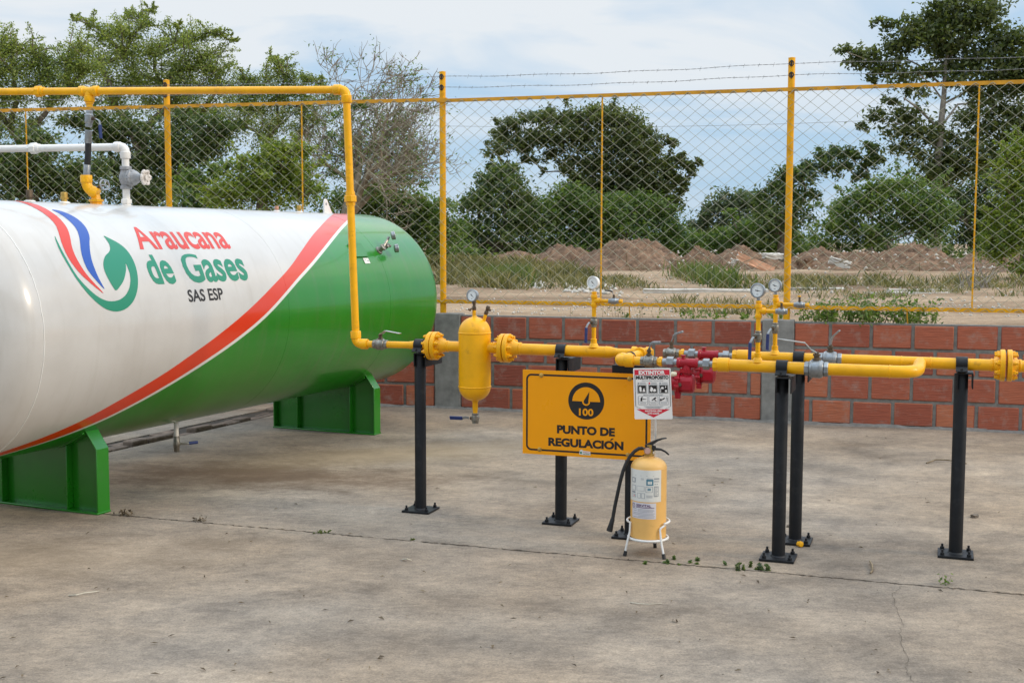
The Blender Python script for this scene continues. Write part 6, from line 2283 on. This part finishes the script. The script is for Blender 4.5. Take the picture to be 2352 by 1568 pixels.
chunk('pale concrete strip in the grass right of the fence post, nearer the fence', field(2090, 676), (1.15, .26, .06), R_(-4), 0, slabm, 'concrete_strip', 'slab', 'concrete strips in the field', .12)
chunk('thin pale concrete strip just behind the nearer strip at right', field(2110, 668), (.95, .2, .05), R_(-2), 0, slabm, 'concrete_strip', 'slab', 'concrete strips in the field', .14)
chunk('short pale strip lying on the rubble above the separator gauge', field(1188, 651), (.5, .2, .06), R_(2), 0, slabm, 'concrete_strip', 'slab', 'concrete strips in the field', .12)
chunk('long low pale strip behind the right fence post', field(1830, 664), (1.5, .2, .05), R_(-5), 0, slabm, 'concrete_strip', 'slab', 'concrete strips in the field', .15)
V, Q = [], []
rb = []
for (x0, x1, ya, yb, n, s0_, s1_) in ((1140, 1250, 652, 662, 90, .03, .10), (1290, 1420, 658, 672, 90, .02, .08), (1100, 2352, 632, 716, 700, .008, .035), (1500, 2352, 612, 634, 150, .02, .07), (1030, 2352, 690, 732, 500, .008, .025)):
    a0, a1, b0_, b1_ = area_px(x0, x1, ya, yb)
    for _ in range(n):
        x, y = random.uniform(a0, a1), random.uniform(b0_, b1_)
        s__ = random.uniform(s0_, s1_)
        o0 = len(V)
        vv = [Vector(q) * s__ * random.uniform(.6, 1.2) for q in ((1, 0, 0), (-.5, .87, 0), (-.5, -.87, 0), (.2, 0, .8), (-.1, .1, -.4))]
        z = zt(x, y) + s__ * .15 + (random.uniform(.0, .5) if (ya, yb) == (612, 634) else 0)
        for q in vv:
            V.append((x + q.x, y + q.y, z + q.z))
        Q += [(o0, o0 + 1, o0 + 3), (o0 + 1, o0 + 2, o0 + 3), (o0 + 2, o0, o0 + 3), (o0 + 1, o0, o0 + 4), (o0 + 2, o0 + 1, o0 + 4), (o0, o0 + 2, o0 + 4)]
tag(fast_mesh('gravel', V, Q, slabm), kind='stuff')
tb = MB()
for _ in range(150):
    x = random.uniform(1420, 2352)
    p = Vector(at(x, random.uniform(600, 622), 31.5 + random.uniform(-1.5, 1.5)))
    d = Vector((rng.normal(), rng.normal() * .6, rng.normal() * .35)).normalized()
    L_ = rng.uniform(.15, .7)
    tb.tube([p, p + d * L_ * .5 + Vector(rng.normal(size=3)) * .05, p + d * L_], [.014, .011, .006], 4, cap=False)
tag(tb.build('dead_brushwood', twig_m, None, ang=0), kind='stuff')
V, Q = [], []
for d_, P0_, L_ in ((wd, W0, 9.0), (wl, W0, 3.0)):
    nv_ = Vector((-d_.y, d_.x, 0))
    if nv_.y > 0:
        nv_ = -nv_
    n_ = int(L_ / .03)
    o0 = len(V)
    for i in range(n_ + 1):
        x = i * .03
        wd_ = .03 + .035 * max(0, hnoise(x, 0, 2.3, 4) * .6 + .5) + random.uniform(0, .02)
        h_ = .008 + .018 * max(0, hnoise(x, 3, 3.1, 9) * .5 + .4) + random.uniform(0, .006)
        for a_, z_ in ((-.01, h_), (wd_ * .4, h_ * .8), (wd_, .0005)):
            p = P0_ + d_ * x + nv_ * (a_ + .012)
            V.append((p.x, p.y, z_))
    for i in range(n_):
        for k_ in range(2):
            a = o0 + i * 3 + k_
            Q.append((a, a + 1, a + 4, a + 3))
tag(fast_mesh('mortar_spill', V, Q, mortar_m), kind='stuff')
# pale leafless shrub at right
ds = empty('dead_shrub', field(2250, 668) + Vector((0, 0, 0)), 'small bleached leafless shrub in the field at right', 'shrub')
tb = MB()
for _ in range(26):
    p = Vector(field(2250, 668)) + Vector((rng.normal() * .12, rng.normal() * .1, 0))
    d = Vector((rng.normal() * .5, rng.normal() * .4, 1)).normalized()
    L_ = rng.uniform(.15, .5)
    q = p + d * L_ * .5 + Vector(rng.normal(size=3)) * .04
    tb.tube([p, q, p + d * L_ + Vector(rng.normal(size=3)) * .09], [.012, .009, .004], 4, cap=False)
tb.build('branches', bark_pale, ds, ang=0)

# ---------- overhead cable far behind the fence
mb = MB()
for dz_ in (0, .22):
    a, b_ = at(900, 288, 60), at(2500, 252, 52)
    pts = []
    for i in range(25):
        f_ = i / 24
        p = a.lerp(b_, f_)
        p.z += -1.0 * math.sin(pi * f_) * .35 + dz_
        pts.append(p)
    if dz_ == 0:
        mb.tube(pts, .008, 5)
o = mb.build('overhead_cable', barb_m, None)
tag(o, 'thin overhead cable crossing the sky behind the fence mesh', 'cable')

# ---------- little growths and litter on the pavement
for i, (x, y, h, n, lab_) in enumerate(((1558, 1291, .018, 260, 'flat green weed in the joint right of the extinguisher stand foot'), (1738, 1308, .024, 260, 'dark weed tuft in the joint just left of the front black post'), (2172, 1341, .040, 24, 'small upright seedling growing from the joint at right'), (745, 1223, .016, 40, 'thin weed in the joint left of the first black post'), (950, 1239, .010, 24, 'tiny weed in the joint under the first black post'), (455, 1196, .022, 8, 'dry stalk in the joint right of the green saddle'), (285, 1183, .035, 8, 'dry weed at the corner of the near green saddle'))):
    P_ = gz(x, y)
    weed(lab_, P_, ((.16, .05) if n > 100 else (.05, .02) if n != 24 else (.016, .012)), n, h * 1.5, [leaf_mid, leaf_dark, leaf_weed, leaf_olive, leaf_olive, leaf_dry, leaf_dry][i], .022 if n != 24 else .022, 'weed', 'joint_weed', 10 if n != 24 else 4, 'weeds in the pavement joint')
mb = MB()
mb.lathe(gz(1833, 1254) + Vector((0, 0, .014)), (.5, -.8, .1), [(0, .013), (.012, .013), (.013, .016), (.024, .016), (.026, .010)], 8)
tag(mb.build('loose_fitting', yellow, None), 'small yellow pipe cap lying by the rear post base plate', 'pipe fitting')
for (x, y, r, lab_) in ((2238, 1188, .017, 'brown pebble right of the lone right-hand post'), (1812, 1210, .010, 'small brown pebble behind the close pair of posts'), (1835, 1206, .007, 'tiniest brown pebble between the post pair and the right-hand post')):
    P_ = gz(x, y)
    chunk(lab_, P_ + Vector((0, 0, r * .5)), (r * 2.2, r * 1.6, r * 1.2), random.random() * 3, 0, bark_m, 'pebble', 'pebble', 'pebbles on the pavement', .22)


def twig(label, pts, r=.0035, mat=twig_m, name='twig'):
    mb_ = MB()
    mb_.tube([gz(x, y) + Vector((0, 0, r * 1.1 + z)) for x, y, z in pts], [r * (1 - .4 * i / len(pts)) for i in range(len(pts))], 5)
    tag(mb_.build(name, mat, None), label, 'twig', 'twigs on the pavement')


palet = pmat('pale_twig', (.55, .50, .40), .8, vary=.2)
twig('pale curved twig on the near pavement at left', [(158, 1368, 0), (175, 1370, .006), (195, 1366, .008), (215, 1362, .004), (228, 1358, 0)], .003, palet)
twig('pale bent twig on the pavement below the extinguisher', [(1447, 1384, 0), (1470, 1389, .004), (1490, 1391, .006), (1520, 1386, 0)], .0025, palet)
twig('dark forked stick lying left of the seedling at right', [(1998, 1294, .005), (2003, 1303, .006), (2004, 1312, 0), (1999, 1318, 0)], .006)
twig('pale shred of straw below the joint in the middle', [(925, 1286, 0), (935, 1290, .012), (945, 1288, 0)], .004, palet)
twig('dead green sprig lying behind the lone right-hand post', [(2128, 1065, 0), (2150, 1060, .01), (2180, 1062, .012), (2220, 1066, 0)], .006)
# fallen leaves, scattered too thickly to count singly
cen = []
for _ in range(190):
    x, y = random.uniform(0, 2352), 1000 + 560 * random.random() ** .8
    P_ = gz(x, y)
    if y < 1150 and x < 900:
        continue
    cen.append((P_.x, P_.y, .006))
cen = np.array(cen)
n = len(cen)
ang_ = rng.uniform(0, 2 * pi, n)
L_ = rng.uniform(.005, .019, n)
W_ = L_ * rng.uniform(.18, .4, n)
a = np.stack([np.cos(ang_), np.sin(ang_), rng.normal(size=n) * .12], 1)
b_ = np.stack([-np.sin(ang_), np.cos(ang_), rng.normal(size=n) * .35], 1)
V = np.empty((n, 4, 3))
V[:, 0] = cen - a * L_[:, None]; V[:, 2] = cen + a * L_[:, None]
V[:, 1] = cen + b_ * W_[:, None] + np.array([0, 0, .003]); V[:, 3] = cen - b_ * W_[:, None] + np.array([0, 0, .004])
tag(fast_mesh('leaf_litter', V.reshape(-1, 3), quads(n), leaf_dry), kind='stuff')
# hairline cracks in the slab, thin ribbons of dirt
def crack(pts, w_=.0015):
    P_ = []
    for i in range(len(pts) - 1):
        a, b_ = gz(*pts[i]), gz(*pts[i + 1])
        for k_ in range(6):
            P_.append(a.lerp(b_, k_ / 6) + Vector((random.uniform(-.008, .008), random.uniform(-.012, .012), 0)))
    P_.append(gz(*pts[-1]))
    vs, fs = [], []
    for i, p in enumerate(P_):
        d = (P_[min(i + 1, len(P_) - 1)] - P_[max(0, i - 1)]).normalized()
        s__ = Vector((-d.y, d.x, 0)) * w_ * random.uniform(.25, .7)
        vs += [p - s__ + Vector((0, 0, .003)), p + s__ + Vector((0, 0, .003))]
    fs = [(2 * i, 2 * i + 1, 2 * i + 3, 2 * i + 2) for i in range(len(P_) - 1)]
    mb_ = MB()
    mb_.add(vs, fs)
    tag(mb_.build('pavement_crack', soil_m, None, ang=0), kind='structure')


crack([(2075, 1345), (2050, 1368), (2058, 1395), (2072, 1430), (2068, 1470), (2085, 1510), (2083, 1540), (2100, 1567)])
crack([(2195, 1085), (2210, 1120), (2225, 1125), (2200, 1145), (2190, 1180)], .002)
